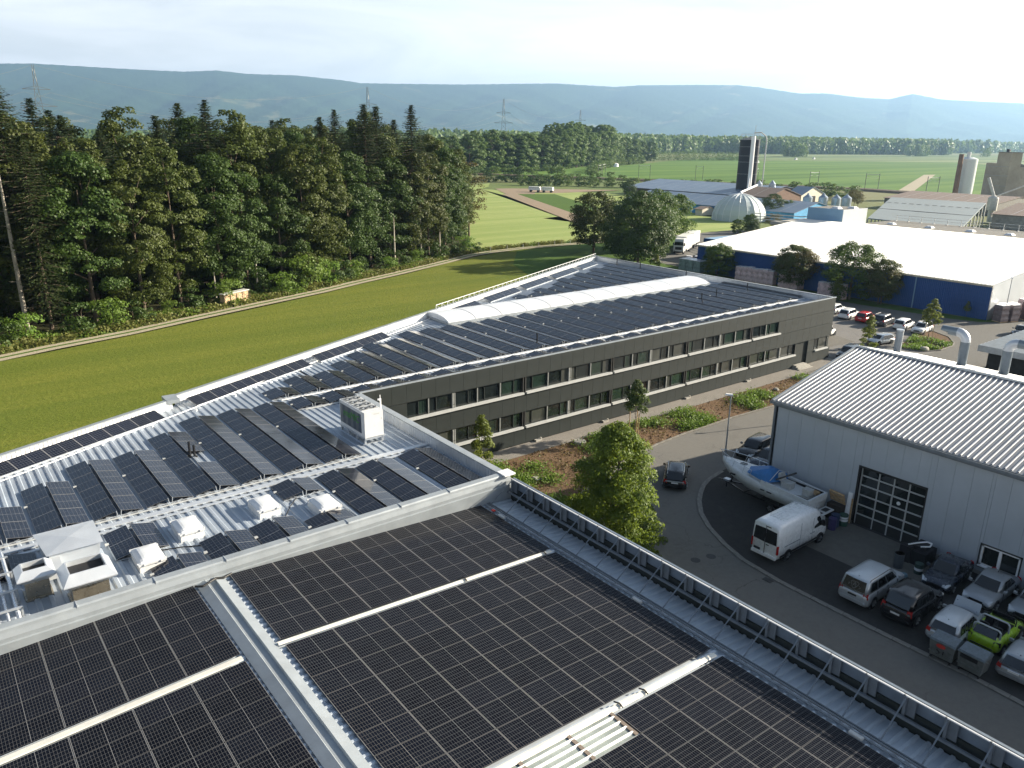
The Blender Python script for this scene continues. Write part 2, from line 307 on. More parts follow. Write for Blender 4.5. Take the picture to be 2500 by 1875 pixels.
# ---------------------------------------------------------------- factory + office building (one body)
ZR=7.03
def edge(x): return 57.3+.445*(x-13) if x<13.2 else 57.9+.4610*(x-13.2)
FB=thing('factory_building','long dark office and factory block with solar covered metal roof','building',(57,60,0))
FB['label']='long factory with anthracite facade, ribbon windows and white barrel skylight on its metal roof'
def ribs_y(mb,x0,x1,p,f0,f1,z,h=.055,zf=None):
    x=x0; prof=((0,0),(.52,0),(.62,1),(.90,1),(1,0))
    while x<x1-1e-6:
        for (a,ha),(b_,hb) in zip(prof,prof[1:]):
            xa,xb=x+a*p,x+b_*p; mb.poly([(xa,f0(xa),z+h*ha),(xb,f0(xb),z+h*hb),(xb,f1(xb),z+h*hb),(xa,f1(xa),z+h*ha)])
        x+=p
def ribs_x(mb,y0,y1,p,xa,xb,zf,h=.05):
    y=y0; prof=((0,0),(.50,0),(.62,1),(.88,1),(1,0))
    while y<y1-1e-6:
        for (a,ha),(b_,hb) in zip(prof,prof[1:]):
            ya,yb=y+a*p,y+b_*p; mb.poly([(xa,ya,zf(xa)+h*ha),(xb,ya,zf(xb)+h*ha),(xb,yb,zf(xb)+h*hb),(xa,yb,zf(xa)+h*hb)])
        y+=p
b=MB(); ribs_y(b,-8,24.6,.5,lambda x:32.5,lambda x:40.2,ZR); ribs_y(b,-8,24.6,.5,lambda x:40.2,lambda x:edge(x)-.4,ZR)
ribs_y(b,24.6,89.8,.5,lambda x:50.3,lambda x:edge(x)-.4,ZR); b.build('roof_sheet',roofal,FB)
b=MB(); n=[(-8,32.35),(24.75,32.35),(24.75,50.42),(89.9,50.42),(89.9,edge(89.9)-.1),(13.2,edge(13.2)-.1),(13.1,57.25),(-8,edge(-8)-.1)]
for p,q in zip(n,n[1:]+n[:1]):
    b.poly([(p[0],p[1],0),(q[0],q[1],0),(q[0],q[1],ZR),(p[0],p[1],ZR)])
b.poly([(x,y,ZR-.03) for x,y in n]); b.build('wall',clad,FB)
def capped(name,p,q,zt,th,zin,inner,parent=FB,m=cap,side=1,rib=.28,cm=None):
    """parapet from p to q: capping plus ribbed inner face; inner offset to the side"""
    p=Vector(p);q=Vector(q);d=(q-p).normalized();nn=Vector((-d.y,d.x))*side
    a,b_=p+nn*th,q+nn*th; mb=MB()
    mb.poly([(p.x,p.y,zt-.03),(q.x,q.y,zt-.03),(b_.x,b_.y,zt),(a.x,a.y,zt)]); mb.poly([(a.x,a.y,zt),(b_.x,b_.y,zt),(b_.x,b_.y,zt-.09),(a.x,a.y,zt-.09)]); mb.poly([(p.x,p.y,zt-.03),(q.x,q.y,zt-.03),(q.x,q.y,zt-.35),(p.x,p.y,zt-.35)])
    mb.build(name,m,parent)
    L_=(q-p).length; mb=MB(); i2=nn*(th-.05)
    s=0
    while s<L_-.01:
        e=min(s+rib,L_)
        for k0,k1,o0,o1 in ((0,.35,0,0),(.35,.5,0,.04),(.5,.85,.04,.04),(.85,1,.04,0)):
            u0=p+d*(s+(e-s)*k0)+i2+nn*o0; u1=p+d*(s+(e-s)*k1)+i2+nn*o1
            mb.poly([(u0.x,u0.y,zin),(u1.x,u1.y,zin),(u1.x,u1.y,zt-.06),(u0.x,u0.y,zt-.06)])
        s+=rib
    mb.build(inner,cm or alu,parent)
capped('parapet_capping',(25.05,32.3),(25.05,50.35),7.83,.5,ZR,'parapet_cladding')
capped('parapet_capping',(90.05,50.3),(90.05,edge(90)),7.85,.45,ZR,'parapet_cladding')
capped('parapet_capping',(90.0,edge(90)),(13.6,edge(13.6)),7.75,.42,ZR,'parapet_cladding',cm=white)
capped('parapet_capping',(13.25,57.35),(-8,edge(-8)),7.75,.42,ZR,'parapet_cladding',cm=white)
b=MB().box(13.0,56.75,7.5,13.9,58.2,7.76); b.build('parapet_capping',cap,FB)
b=MB().box(24.9,50.2,7.78,90.1,50.42,7.86); b.build('parapet_capping',cap,FB)
b=MB().box(-8,40.02,ZR+.05,24.55,40.38,ZR+.13).box(-8,39.55,ZR+.06,24.4,39.72,ZR+.10); b.build('ridge_capping',alu,FB)
# facade: panels, ribbons of windows
def panel(x0,x1,z0,z1,y0=50.2,th=.06): 
    key=('fp',round(x1-x0,2),round(z1-z0,2))
    if key not in MATS: MATS[key]=MB().box(-(x1-x0)/2+.007,0,-(z1-z0)/2+.009,(x1-x0)/2-.007,th,(z1-z0)/2-.009).mesh('facade_panel',clad)
    put('facade_panel',MATS[key],FB,Vector(((x0+x1)/2,y0,(z0+z1)/2))-FB.location)
b=MB().box(24.9,50.5,0,28.5,50.9,7.78).box(28.5,50.5,6.25,90,50.9,7.78).box(28.5,50.5,3.08,90,50.9,4.8).box(24.9,50.5,0,82.4,50.9,1.6).box(84.15,50.5,0,90,50.9,1.6).box(78.7,50.5,4.8,90,50.9,6.25).box(84.15,50.5,1.6,86.6,50.9,3.1).box(89.45,50.5,1.6,90,50.9,3.1)
b.box(24.9,50.28,7.5,90,50.5,7.78).box(24.9,50.27,-.1,82.3,50.5,.16).box(24.9,50.27,3.12,78,50.5,3.3); b.build('wall',cladj,FB)
xs=[24.9+1.335*i for i in range(49)]; xs[-1]=89.98
xs=[x for x in xs if x<=89.99]
for a_,c_ in zip(xs,xs[1:]):
    R=a_>=78
    if R:
        for z0,z1 in ((6.27,7.8),(4.67,6.25)): panel(a_,c_,z0,z1)
        panel(a_,c_,3.05,4.65)
        if c_<=82.45 : panel(a_,c_,.12,1.5)
        elif a_>84: 
            if not (a_<89.4 and c_>86.5): panel(a_,c_,1.52,3.03)
            panel(a_,c_,.12,1.5)
    else:
        panel(a_,c_,6.27,7.8); panel(a_,c_,3.1,4.73); panel(a_,c_,.12,1.52)
        if a_<28.3: panel(a_,c_,4.75,6.25); panel(a_,c_,1.54,3.08)
panel(84.15,86.55,1.52,3.03) if False else None
GL=[glass,glass,mat('glass with painted green reflection',(.018,.032,.024),.05,0,.9,.3,.8),mat('glass with drawn blind',(.055,.058,.052),.12,0,.7,.2,.8)]  # green base colour on some panes stands in for reflected greenery
def window(x0,x1,z0,z1,kind):
    w_=x1-x0; f=MB(); L_=lambda v:v
    y0,y1=50.33,50.43
    f.box(x0,y0,z0,x0+.07,y1,z1).box(x1-.07,y0,z0,x1,y1,z1).box(x0,y0,z0,x1,y1,z0+.07).box(x0,y0,z1-.07,x1,y1,z1)
    k=x0+w_*(.30 if kind%2 else .62); f.box(k-.03,y0,z0,k+.03,y1,z1)
    fr=f.build('window',clad,FB)
    for a_,c_ in ((x0+.07,k-.03),(k+.03,x1-.07)):
        p=MB(); p.poly([(a_,50.405,z0+.07),(c_,50.405,z0+.07),(c_,50.40+.008*random.uniform(-1,1),z1-.07),(a_,50.40+.008*random.uniform(-1,1),z1-.07)]); p.build('pane',random.choice(GL),fr)
mull=MB().box(-.13,-.02,0,.13,.10,1.28).box(-.015,-.10,0,.015,-.07,1.28,1).box(-.06,-.05,.3,.06,-.1,.33,1).mesh('mullion_cover',[mat('grey mullion sheet',(.26,.27,.26),.5),black])
for (z0,z1,gr) in ((4.95,6.22,[(28.55,40.5),(40.85,51.25),(51.6,62.1),(62.5,73.0),(73.4,78.65)]),(1.76,3.05,[(28.55,40.5),(40.85,51.25),(51.6,62.1),(62.5,72.9),(73.4,82.3)])):
    for gi,(a_,c_) in enumerate(gr):
        nn=max(1,round((c_-a_)/2.65)); s=(c_-a_)/nn
        for i in range(nn):
            window(a_+i*s+.06,a_+(i+1)*s-.06,z0,z1,i+gi)
            if i: put('mullion_cover',mull,FB,Vector((a_+i*s,50.3,z0))-FB.location,sca=(1.2 if i==2 else .42,1,1))
        b=MB().box(a_-.02,50.02,z0-.20,c_+.05,50.34,z0-.03); b.build('window_sill',lgrey,FB)
        b=MB().box(c_,50.21,z0-.05,c_+.1,50.5,z1+.05).box(a_-.1,50.21,z0-.05,a_,50.5,z1+.05).box(a_,50.27,z1,c_,50.5,z1+.04); b.build('window_reveal',cladj,FB)
window(86.65,89.4,1.62,3.05,1); MB().box(86.6,50.05,1.45,89.45,50.34,1.6).build('window_sill',lgrey,FB)
d=MB().box(82.45,50.62,.12,84.1,50.68,3.05,0).box(82.45,50.55,.12,82.55,50.62,3.05,1).box(84.0,50.55,.12,84.1,50.62,3.05,1).box(83.2,50.56,.12,83.28,50.62,3.05,1); dd=d.build('door',[glass,clad],FB); MB().box(83.1,50.5,1.0,83.14,50.56,1.6).build('handle',galv,dd)
b=MB()
for i in range(3): b.box(82.2-.15*i,49.7-.32*i-.02,0,84.4+.15*i,50.2-.02*i,.42-.14*i)
tag(b.build('entrance_steps',concrete),'pale concrete steps up to the office entrance door','steps')
for i,x in enumerate((42.2,50.6,62.7,73.2)):
    o=MB().box(x-.35,49.85,.05,x+.35,50.12,.22).box(x+.2,49.86,.04,x+.34,50.0,.35).build('light_well',concrete); tag(o,'small concrete light well at the foot of the dark facade, %s from the left'%ORD[i],'light well','light wells along the facade foot')
# white barrel skylight on the roof
b=MB(); n=14
for i in range(12):
    xa=44.3+i*(43.0/12); xb=xa+43.0/12-.06
    for (u0,u1,rr) in ((xa,xb,1.0),(xb,xb+.06,1.035)):
        for k in range(n):
            t0,t1=math.pi*k/n,math.pi*(k+1)/n; f=lambda x,t,rr=rr:(x,70.15+2.55*rr*math.cos(t),ZR+.18+.66*rr*math.sin(t))
            b.poly([f(u0,t0),f(u1,t0),f(u1,t1),f(u0,t1)])
for x,s in ((44.3,1),(87.3,-1)): b.poly([(x,70.15+2.55*math.cos(math.pi*k/n)*s,ZR+.18+.66*math.sin(math.pi*k/n)) for k in range(n+1)])
bs_=b.build('barrel_skylight',skyl,FB,smooth=False); MB().box(44.15,67.45,ZR,87.45,67.6,ZR+.3).box(44.15,72.7,ZR,87.45,72.85,ZR+.3).box(44.15,67.6,ZR,44.3,72.7,ZR+.3).build('skylight_upstand',cap,FB)
# white lattice frame above the field-side edge
b=MB(); x=46.0; dx=.0
while x<89.6:
    y=edge(x)-.25; y2=edge(x+1.1)-.25
    b.bar((x,y,7.72),(x,y,8.15),.04); b.bar((x,y,8.15),(x+1.1,y2,8.15),.05); b.bar((x,y-.35,7.72),(x+1.1,y2-.35,7.72),.05); b.bar((x,y,8.15),(x+.55,(y+y2)/2-.35,7.72),.03)
    x+=1.1
b.build('edge_lattice',white,FB)
# ---------------------------------------------------------------- near warehouse
WB=thing('warehouse_building','low warehouse in front whose ribbed roof is almost covered by flush solar panels','building',(8.2,16,0))
zr=lambda x:7.2-.048*abs(x-8.2)
b=MB(); ribs_x(b,-14,32.1,.4,8.5,25.0,lambda x:zr(x)-.14,.07); ribs_x(b,-14,32.1,.4,-14,7.9,lambda x:zr(x)-.14,.07); b.build('roof_sheet',mat('bright ribbed roof sheet',(.52,.57,.62),.45,.35,.5,.12,.5,dirt=.3,dcol=(.38,.41,.45)),WB)
b=MB().box(25.05,-14,0,25.2,32.3,7.0).box(-14,31.9,0,25.2,32.3,6.2).box(-14,-14.2,0,25.2,-14,6.2).box(-14.2,-14,0,-14,32,6.2); b.build('wall',clad,WB)
# ridge capping with the sunken cable duct
b=MB()
for x0,z0,x1,z1 in ((7.55,7.13,7.95,7.25),(7.95,7.25,8.0,7.17),(8.0,7.17,8.3,7.17),(8.3,7.17,8.34,7.27),(8.34,7.27,8.75,7.14)): b.poly([(x0,-14,z0),(x1,-14,z1),(x1,32.0,z1),(x0,32.0,z0)])
for k in range(17): y=31-k*2.6; b.box(7.5,y,7.12,8.0,y+.02,7.262) if 0 else None
b.build('ridge_capping',cap,WB)
# cross parapet between the roofs
b=MB(); prof=((32.62,7.78),(32.55,7.82),(32.2,7.80),(32.14,7.74),(32.12,7.62),(32.06,7.4),(32.06,7.22),(31.98,7.2),(31.97,6.3))
for (ya,za),(yb,zb) in zip(prof,prof[1:]): b.poly([(-14,ya,za),(25.1,ya,za),(25.1,yb,zb),(-14,yb,zb)])
b.poly([(-14,32.62,7.78),(25.1,32.62,7.78),(25.1,32.62,6.9),(-14,32.62,6.9)]); b.build('parapet_capping',cap,WB)
b=MB().box(24.55,31.9,7.79,25.3,32.65,7.87); b.build('parapet_corner',white,WB)
for x in (0,3,6,9,12,15,18,21): MB().box(x-.015,32.13,7.60,x+.015,32.58,7.835).build('parapet_seam',galv,WB)
# eave wall, posts, rail, braces
MB().box(25.14,-14,6.2,25.18,31.9,7.55).box(25.1,-14,7.55,25.22,31.9,7.60).build('parapet_cladding',mat('blue grey sheet',(.12,.155,.20),.6,.1),WB)
stm=mat('grey steel section',(.17,.195,.22),.5,.4,.5,.15,3,dirt=.3,dcol=(.15,.13,.11))
post=MB().box(-.05,-.05,-.78,.05,.05,0).box(.05,-.35,-.75,.1,-.05,-.02).box(-.02,.03,-.4,.03,.09,.05).mesh('rail_post',stm)
brace=MB().bar((-.02,0,0),(-1.58,0,-1.12),.05,.03).mesh('rail_brace',stm)
y=31.72
while y>-12:
    put('rail_post',post,WB,(24.93-8.2,y-16,7.6)); put('rail_brace',brace,WB,(24.93-8.2,y-16,7.55)); y-=1.403
MB().box(24.92,-14,7.60,24.965,31.9,7.65).build('top_rail',white,WB)
MB().box(24.72,-14,6.78,24.82,31.9,6.88).box(23.28,-14,6.50,23.34,31.9,6.56).box(23.42,-14,6.49,23.47,31.9,6.55).box(23.12,-14,6.46,23.2,31.9,6.5).build('purlin_rail',stm,WB)
for yy in (25.82,15.74): MB().box(9,yy-.16,zr(16)-.03,22.7,yy+.16,zr(16)+.0) 
# bright folded strips between the arrays
for (x0,x1,y0,y1) in ((8.8,22.75,25.68,25.96),(8.8,22.7,15.55,15.85),(-14,7.4,25.62,25.98)):
    b=MB(); 
    for ya,yb,h0,h1 in ((y0,y0+.05,0,.03),(y0+.05,y1-.1,.03,.045),(y1-.1,y1-.06,.045,-.02),(y1-.06,y1,-.02,-.02)): b.poly([(x0,ya,zr(x0)+h0),(x1,ya,zr(x1)+h0),(x1,yb,zr(x1)+h1),(x0,yb,zr(x0)+h1)])
    b.build('folded_strip',mat('weathered bright sheet',(.72,.70,.62),.45,.2,.5,.1,1.,dirt=.4,dcol=(.4,.38,.32)),WB)
# rooflight with glass between ribs
grp=mat('translucent rooflight sheet',(.25,.28,.26),.25,0,.6,.35,.8,dirt=.6,dcol=(.16,.18,.17))
b=MB().poly([(9.2,14.3,zr(9.2)-.03),(16.85,14.3,zr(16.85)-.03),(16.85,15.6,zr(16.85)-.03),(9.2,15.6,zr(9.2)-.03)]); b.build('rooflight',grp,WB)
for k in range(5): 
    yy=14.42+k*.3; b=MB(); b.poly([(9,yy,zr(9)-.03),(16.8,yy,zr(16.8)-.03),(16.7,yy+.05,zr(16.7)+.06),(9,yy+.05,zr(9)+.06)]); b.poly([(9,yy+.1,zr(9)-.03),(16.8,yy+.1,zr(16.8)-.03),(16.7,yy+.05,zr(16.7)+.06),(9,yy+.05,zr(9)+.06)]); b.build('roof_rib',white,WB)
for x in (12.6,14.7,16.7): MB().box(x,14.3,zr(x)-.02,x+.14,15.6,zr(x)+.012).build('crossbar',mat('rusty bar',(.2,.16,.13),.8),WB)
# ---------------------------------------------------------------- solar panels
PVN=pvmat('large module glass',1.97,1.17,20,6,ior=1.13,cell=(.0035,.0045,.008),line=.10,edge=.19,spec=.5,rough=.15)
PVT=pvmat('roof module glass',2.03,1.11,12,6,ior=1.5,cell=(.006,.008,.015),line=.10,edge=.25,spec=.5,rough=.11)
def pvmesh(n,LX,WY,g): 
    b=MB().box(-LX/2,-WY/2,-.035,LX/2,WY/2,-.002,1); b.poly([(-LX/2,-WY/2,0),(LX/2,-WY/2,0),(LX/2,WY/2,0),(-LX/2,WY/2,0)],0); return b.mesh(n,[g,black])
mN=pvmesh('solar_panel',1.97,1.17,PVN); mT=pvmesh('solar_panel',2.03,1.11,PVT)
def nearfield(label,x0,nx,y1,ny,side,skip=()):
    t=thing('solar_array',label,'solar array',(x0+nx*.995,y1-ny*.6,zr(x0+nx*.995)),0,'flush solar arrays on the near roof')
    for i in range(nx):
        for j in range(ny):
            if (i,j) in skip: continue
            x=x0+1.99*(i+.5); y=y1-1.196*(j+.5)
            put('solar_panel',mN,t,Vector((x,y,zr(x)+random.uniform(-.003,.003)))-t.location,(random.uniform(-.002,.002),math.atan(.048)*side,0))
    return t
nearfield('five row black solar array below the pale cross parapet, right of the ridge duct',9.0,7,32.02,5,1)
nearfield('largest black solar array in the middle of the near roof, eight rows deep',9.0,7,25.6,8,1)
nearfield('solar array at the bottom right beyond the rooflight gap, beside the rail',8.97,7,15.46,13,1,[(i,0) for i in range(4)])
nearfield('five row solar array left of the ridge duct, touching the cross parapet',-14.44,11,32.07,5,-1)
nearfield('solar array in the bottom left corner, left of the ridge duct',-14.44,11,25.57,14,-1)
TILT=math.radians(12); hw=.60*math.cos(TILT)
rotL=(Matrix.Rotation(-TILT,3,'Y')@Matrix.Rotation(math.pi/2,3,'Z')).to_euler()   # slopes down toward -x
rotR=(Matrix.Rotation(TILT,3,'Y')@Matrix.Rotation(math.pi/2,3,'Z')).to_euler()
leg=MB().bar((-.12,0,-.03),(-.06,0,-.40),.035).bar((.12,0,-.03),(.06,0,-.40),.035).bar((-.06,0,-.4),(-.62,0,-.24),.03).bar((.06,0,-.4),(.62,0,-.24),.03).bar((-1.2,0,-.33),(1.2,0,-.33),.04).mesh('support_frame',galv)
legb=MB().box(-.05,-.08,-.02,.12,.03,.05).mesh('junction_box',lgrey)
def tent(xr,y0,n,label,group,right=True,left=True,skipR=(),zr0=ZR,step=2.06):
    t=thing('solar_row',label,'solar panel row',(xr,y0,zr0),0,group)
    for i in range(n):
        y=step*(i+.5)
        if left: put('solar_panel',mT,t,(-.07-hw+.03,y,.37-.60*math.sin(TILT)+random.uniform(-.004,.004)),rotL)
        if right and i not in skipR: put('solar_panel',mT,t,(.07+hw-.03,y,.37-.60*math.sin(TILT)+random.uniform(-.004,.004)),rotR)
    put('support_frame',leg,t,(0,.02,.40)); put('support_frame',leg,t,(0,n*step-.02,.40))
    put('junction_box',legb,t,(-1.24,n*step*.62,.12))
    return t
g='tilted solar rows on the middle roof'
mid=[(1.35,2),(3.9,3),(6.43,4),(8.97,4),(11.5,5),(14.03,6),(16.6,6),(19.15,6)]
for i,(x,n) in enumerate(mid):
    tent(x,41.12,n,'dark tented solar row behind the white duct, %s from the left on the middle roof'%ORD[i],g,skipR=(2,) if i==4 else ())
tent(-1.2,41.12,2,'partly visible tilted solar row at the left picture edge on the middle roof',g)
low=[(-.1,37.2,1,'in the corner by the bundle of vertical pipes'),(1.2,37.3,1,'behind the small exhaust hood at the left'),(6.43,36.3,1.5,'beside the left large white rooflight and the big duct box'),(7.45,32.75,1,'just right of the exhaust hoods against the pale parapet'),(9.97,32.75,1.5,'between the second rooflight and the pale parapet'),(12.4,32.75,1.5,'below the third white rooflight'),(14.95,32.75,1,'below the fourth white rooflight, next to the parapet'),(15.1,37.7,1,'single pair between the third and fourth white rooflights'),(17.75,33.3,3,'right of the fourth white rooflight'),(20.3,33.3,3,'second from the ribbed side parapet, in front of the duct'),(23.15,33.3,3,'closest to the ribbed side parapet, in front of the duct')]
for x,y,n,lb in low:
    t=tent(x,y,int(n),'tilted dark solar panels %s'%lb,'tilted solar rows before the cable duct')
    if n==1.5: t.scale=(1,1.45,1)
go='tilted solar rows on the office roof'; k=0
for i in range(28):
    x=21.0+2.535*i
    if x>90: break
    n=[1,2,2,3,4,5,5,6,6][i] if i<9 else 6
    if i>=26: n=6
    tent(x,54.45,n,'office roof solar row before the barrel skylight, %s counted from the chiller end'%ORD[i],go)
for i in range(26):
    x=21.75+2.53*i if i<3 else 21.6+2.535*i
    if x>89: break
    tent(x,51.3,1,'short solar pair at the office facade edge, %s from the left'%ORD[i],'short solar pairs along the facade edge')
for i in range(17):
    x=47.5+2.535*i; n=int((edge(x)-3.6-73.4)/2.06)
    if n<1 or x>88.5: continue
    tent(x,73.6,n,'solar row behind the white barrel skylight toward the field, %s from the left'%ORD[i],'solar rows behind the barrel skylight')
MB().box(20.4,54.05,ZR+.05,24.5,54.15,ZR+.12).box(24.5,54.0,ZR+.05,89.4,54.2,ZR+.13).build('cable_tray',white,FB)
MB().box(-8,40.85,ZR+.05,20.6,40.92,ZR+.11).box(21.0,51.05,ZR+.05,26.0,51.12,ZR+.12).build('mounting_rail',lgrey,FB)
# strip of panels lying along the field-side edge
a=math.atan(.458)
def edgestrip(x0,x1,label,off):
    n=int((x1-x0)/math.cos(a)/2.05); t=thing('solar_row',label,'solar panel row',(x0,edge(x0)-off,ZR),a,'solar panels lying along the field-side parapet')
    for i in range(n): put('solar_panel',mT,t,(2.05*(i+.5),0,.34),(.36,0,0))
    MB().box(0,-.56,.02,n*2.05,-.52,.14).build('support_rail',galv,t,local=True)
edgestrip(-6.5,13.2,'long strip of flat solar panels along the parapet before its jog',1.75)
edgestrip(14.7,26.3,'strip of flat solar panels along the parapet just after its jog',1.75)
edgestrip(27.0,37.6,'strip of flat solar panels ending near the start of the barrel skylight',1.75)
for i,(x0,x1) in enumerate(((45.5,54.2),(54.8,63.0),(63.6,71.6),(72.2,80.5),(81.2,88.3))): edgestrip(x0,x1,'strip of flat solar panels below the white lattice edge, %s from the left'%ORD[i],1.9)
# ---------------------------------------------------------------- equipment on the roofs
def hood(name,x0,x1,y0,y1,z0,zs,flare,zt,label):
    t=thing(name,label,'exhaust hood',((x0+x1)/2,(y0+y1)/2,z0),0,'open sheet metal exhaust hoods')
    b=MB().box(x0,y0,z0,x1,y1,zs); b.box(x0-.08,y0-.08,z0,x1+.08,y1+.08,z0+.08); b.build('shaft',mat('bronze tinted sheet',(.36,.32,.25),.3,.75,.5,.2,1.5,dirt=.2),t)
    r=lambda e,z:[(x0-e,y0-e,z),(x1+e,y0-e,z),(x1+e,y1+e,z),(x0-e,y1+e,z)]
    b=MB().rings([r(.02,zs-.1),r(flare,zs+.15),r(flare,zs+.2)],0,False)
    b.rings([r(flare,zs+.2),r(.02,zt),r(-.03,zt),r(-.03,zt-.25)],0,False); b.build('hood_skirt',alu,t)
    b=MB(); b.poly(r(-.035,zt-.22)); b.build('hood_opening',dark,t)
    return t
hood('exhaust_hood',1.55,2.45,35.1,35.9,ZR,7.95,.28,8.45,'smaller open-topped sheet metal exhaust hood, left of the two')
hood('exhaust_hood',3.05,4.45,33.4,34.6,ZR,8.0,.32,8.6,'larger open-topped sheet metal exhaust hood, right of the two')
t=thing('duct_box','large closed sheet metal duct box with folded flat top behind the exhaust hoods','duct box',(3.6,38,ZR))
b=MB(); b.rings([[(2.75,36.9,7.0),(4.6,36.9,7.0),(4.75,38.9,7.0),(2.6,38.9,7.0)],[(2.7,36.7,8.1),(4.8,36.7,8.1),(4.85,39.1,8.1),(2.5,39.1,8.1)]],0); b.build('housing',alu,t)
b=MB(); c=(3.7,37.9,8.2); P=[(2.6,36.6,8.12),(4.9,36.6,8.12),(4.95,39.2,8.12),(2.4,39.2,8.12)]
for p,q in zip(P,P[1:]+P[:1]): b.poly([p,q,c])
b.build('folded_lid',alu,t)
MB().rings([[(2.5,35.9,7.3),(3.1,35.9,7.3),(3.1,36.9,7.1),(2.5,36.9,7.1)],[(2.5,35.9,7.7),(3.1,35.9,7.7),(3.1,36.9,8.0),(2.5,36.9,8.0)]]).build('duct_branch',alu,t)
for i,(x,y) in enumerate(((6.45,35.45),(8.75,37.3),(12.7,37.4),(15.3,35.6))):
    offw=mat('off white polyester',(.60,.61,.61),.4,0,.4,.05,2,dirt=.2,dcol=(.45,.44,.4)); t=thing('roof_dome','white square domed rooflight, %s'%['lowest left, by the exhaust hoods','second from the left','third from the left','rightmost of the four'][i],'rooflight',(x,y,ZR),0,'white domed rooflights')
    MB().box(-.72,-1.0,0,.72,1.0,.02).build('flashing',alu,t,local=True)
    r=lambda a_,c_,z:[(-a_,-c_,z),(a_,-c_,z),(a_,c_,z),(-a_,c_,z)]
    b=MB().rings([r(.58,.9,0),r(.54,.85,.36),r(.60,.91,.36),r(.60,.91,.44)]); b.build('upstand',offw,t,local=True)
    b=MB(); N=10
    g=lambda u,v:(.58*u,.88*v,.43+.17*(1-u**4)*(1-v**4))
    for p in range(N):
        for q in range(N):
            u0,u1,v0,v1=[-1+2*k/N for k in (p,p+1,q,q+1)]; b.poly([g(u0,v0),g(u1,v0),g(u1,v1),g(u0,v1)])
    b.build('dome',skyl,t,local=True,smooth=True)
    for (u,v) in ((-1,-.8),(-1,.8),(1,-.8),(1,.8),(-.6,-1),(.6,-1)): MB().box(u*.6-.03,v*.91-.04,.37,u*.6+.03,v*.91+.04,.455).build('clamp',offw,t,local=True)
t=thing('chiller','tall white roof chiller with green lettering on its grille and black fans on top','chiller',(21.95,44.25,ZR))
b=MB()
for x in (21.36,22.6):
    for y in (42.6,43.7,44.8,45.9): b.box(x-.07,y-.07,ZR,x+.07,y+.07,7.42)
    b.box(x-.07,42.45,7.38,x+.07,46.05,7.5)
for y in (42.52,45.98): b.box(21.3,y-.06,7.36,22.75,y+.06,7.48)
b.box(21.2,42.5,ZR,22.7,42.62,ZR+.06); b.build('stand',galv,t)
MB().box(21.32,42.48,7.5,22.66,46.02,9.22).build('casing',offw,t)
b=MB()
for k in range(8): 
    y=42.95+k*.37; b.box(21.30-.004*(k%2),y,7.72,21.33,y+.36,9.0,k%2)
b.build('grille',[mat('dark coil grille',(.07,.09,.12),.5,.3),mat('grey coil grille',(.13,.15,.17),.5,.3)],t)
cu=bpy.data.curves.new('lettering','FONT'); cu.body='enaMIC'; cu.size=.72; cu.extrude=.004; cu.align_x='CENTER'; cu.shear=.25
o=bpy.data.objects.new('lettering',cu); COL.objects.link(o)
dg=bpy.context.evaluated_depsgraph_get(); dg.update(); me=bpy.data.meshes.new_from_object(o.evaluated_get(dg)); bpy.data.objects.remove(o)
me.materials.clear(); me.materials.append(mat('green print',(.04,.22,.02),.5)); put('lettering',me,t,Vector((21.288,44.35,8.32))-t.location,(math.pi/2,0,-math.pi/2))
fan=MB()
for k in range(16):
    a0,a1=2*math.pi*k/16,2*math.pi*(k+1)/16
    for r0,r1,z in ((.24,.29,.05),(.10,.22,.03)):
        if r0<.2 and k%3==2: continue
        fan.poly([(r0*math.cos(a0),r0*math.sin(a0),z),(r1*math.cos(a0),r1*math.sin(a0),z),(r1*math.cos(a1),r1*math.sin(a1),z),(r0*math.cos(a1),r0*math.sin(a1),z)])
fan=fan.mesh('fan',black)
MB().box(21.42,42.95,9.22,22.58,45.95,9.24).build('fan_deck',lgrey,t)
for y in (43.3,44.05,44.8,45.55):
    for x in (21.7,22.3): put('fan',fan,t,Vector((x,y,9.225))-t.location)
MB().box(22.0,42.47,9.0,22.4,42.48,9.06).box(22.5,42.47,8.6,22.55,42.48,8.72).box(22.0,42.47,8.2,22.08,42.48,8.23).build('badge',lgrey,t)
tag(MB().cyl((23.4,44.2,ZR),(23.4,44.2,9.6),.03).cyl((23.5,44.35,ZR),(23.5,44.35,9.3),.05).cyl((23.3,44.2,9.25),(23.3,44.2,9.35),.08).build('sensor_mast',white),'slim white sensor mast behind the chiller','mast')
for i,(x,y,h) in enumerate(((11.75,47.2,1.0),(11.95,46.95,.8))): tag(MB().cyl((x,y,ZR),(x,y,ZR+h),.075,n=10).cyl((x,y,ZR),(x,y,ZR+.05),.18).build('vent_pipe',black),['taller black vent pipe in the panel gap on the middle roof','shorter black vent pipe in the panel gap on the middle roof'][i],'vent pipe','black vent pipes on the middle roof')
for i,(x,y) in enumerate(((47.0,56.2),(77.0,60.5),(80.5,61.0),(87.6,61.5),(88.9,87),(88.9,82),(88.9,73))): tag(MB().cyl((x,y,ZR),(x,y,ZR+1.15),.07,n=8).build('lifeline_post',black),'short black post on the office roof, %s'%['alone among the panels near the facade','left of the pair by the square gap','right of the pair by the square gap','nearest the right roof corner','farthest along the rear parapet','middle one along the rear parapet','by the end of the barrel skylight'][i],'roof post','black posts on the office roof')
tag(MB().bar((88.9,87,8.0),(88.9,73,7.9),.04).bar((88.9,87,8.0),(88.9,91,8.0),.04).build('safety_cable',black),'dark safety cable strung along the rear parapet','cable')
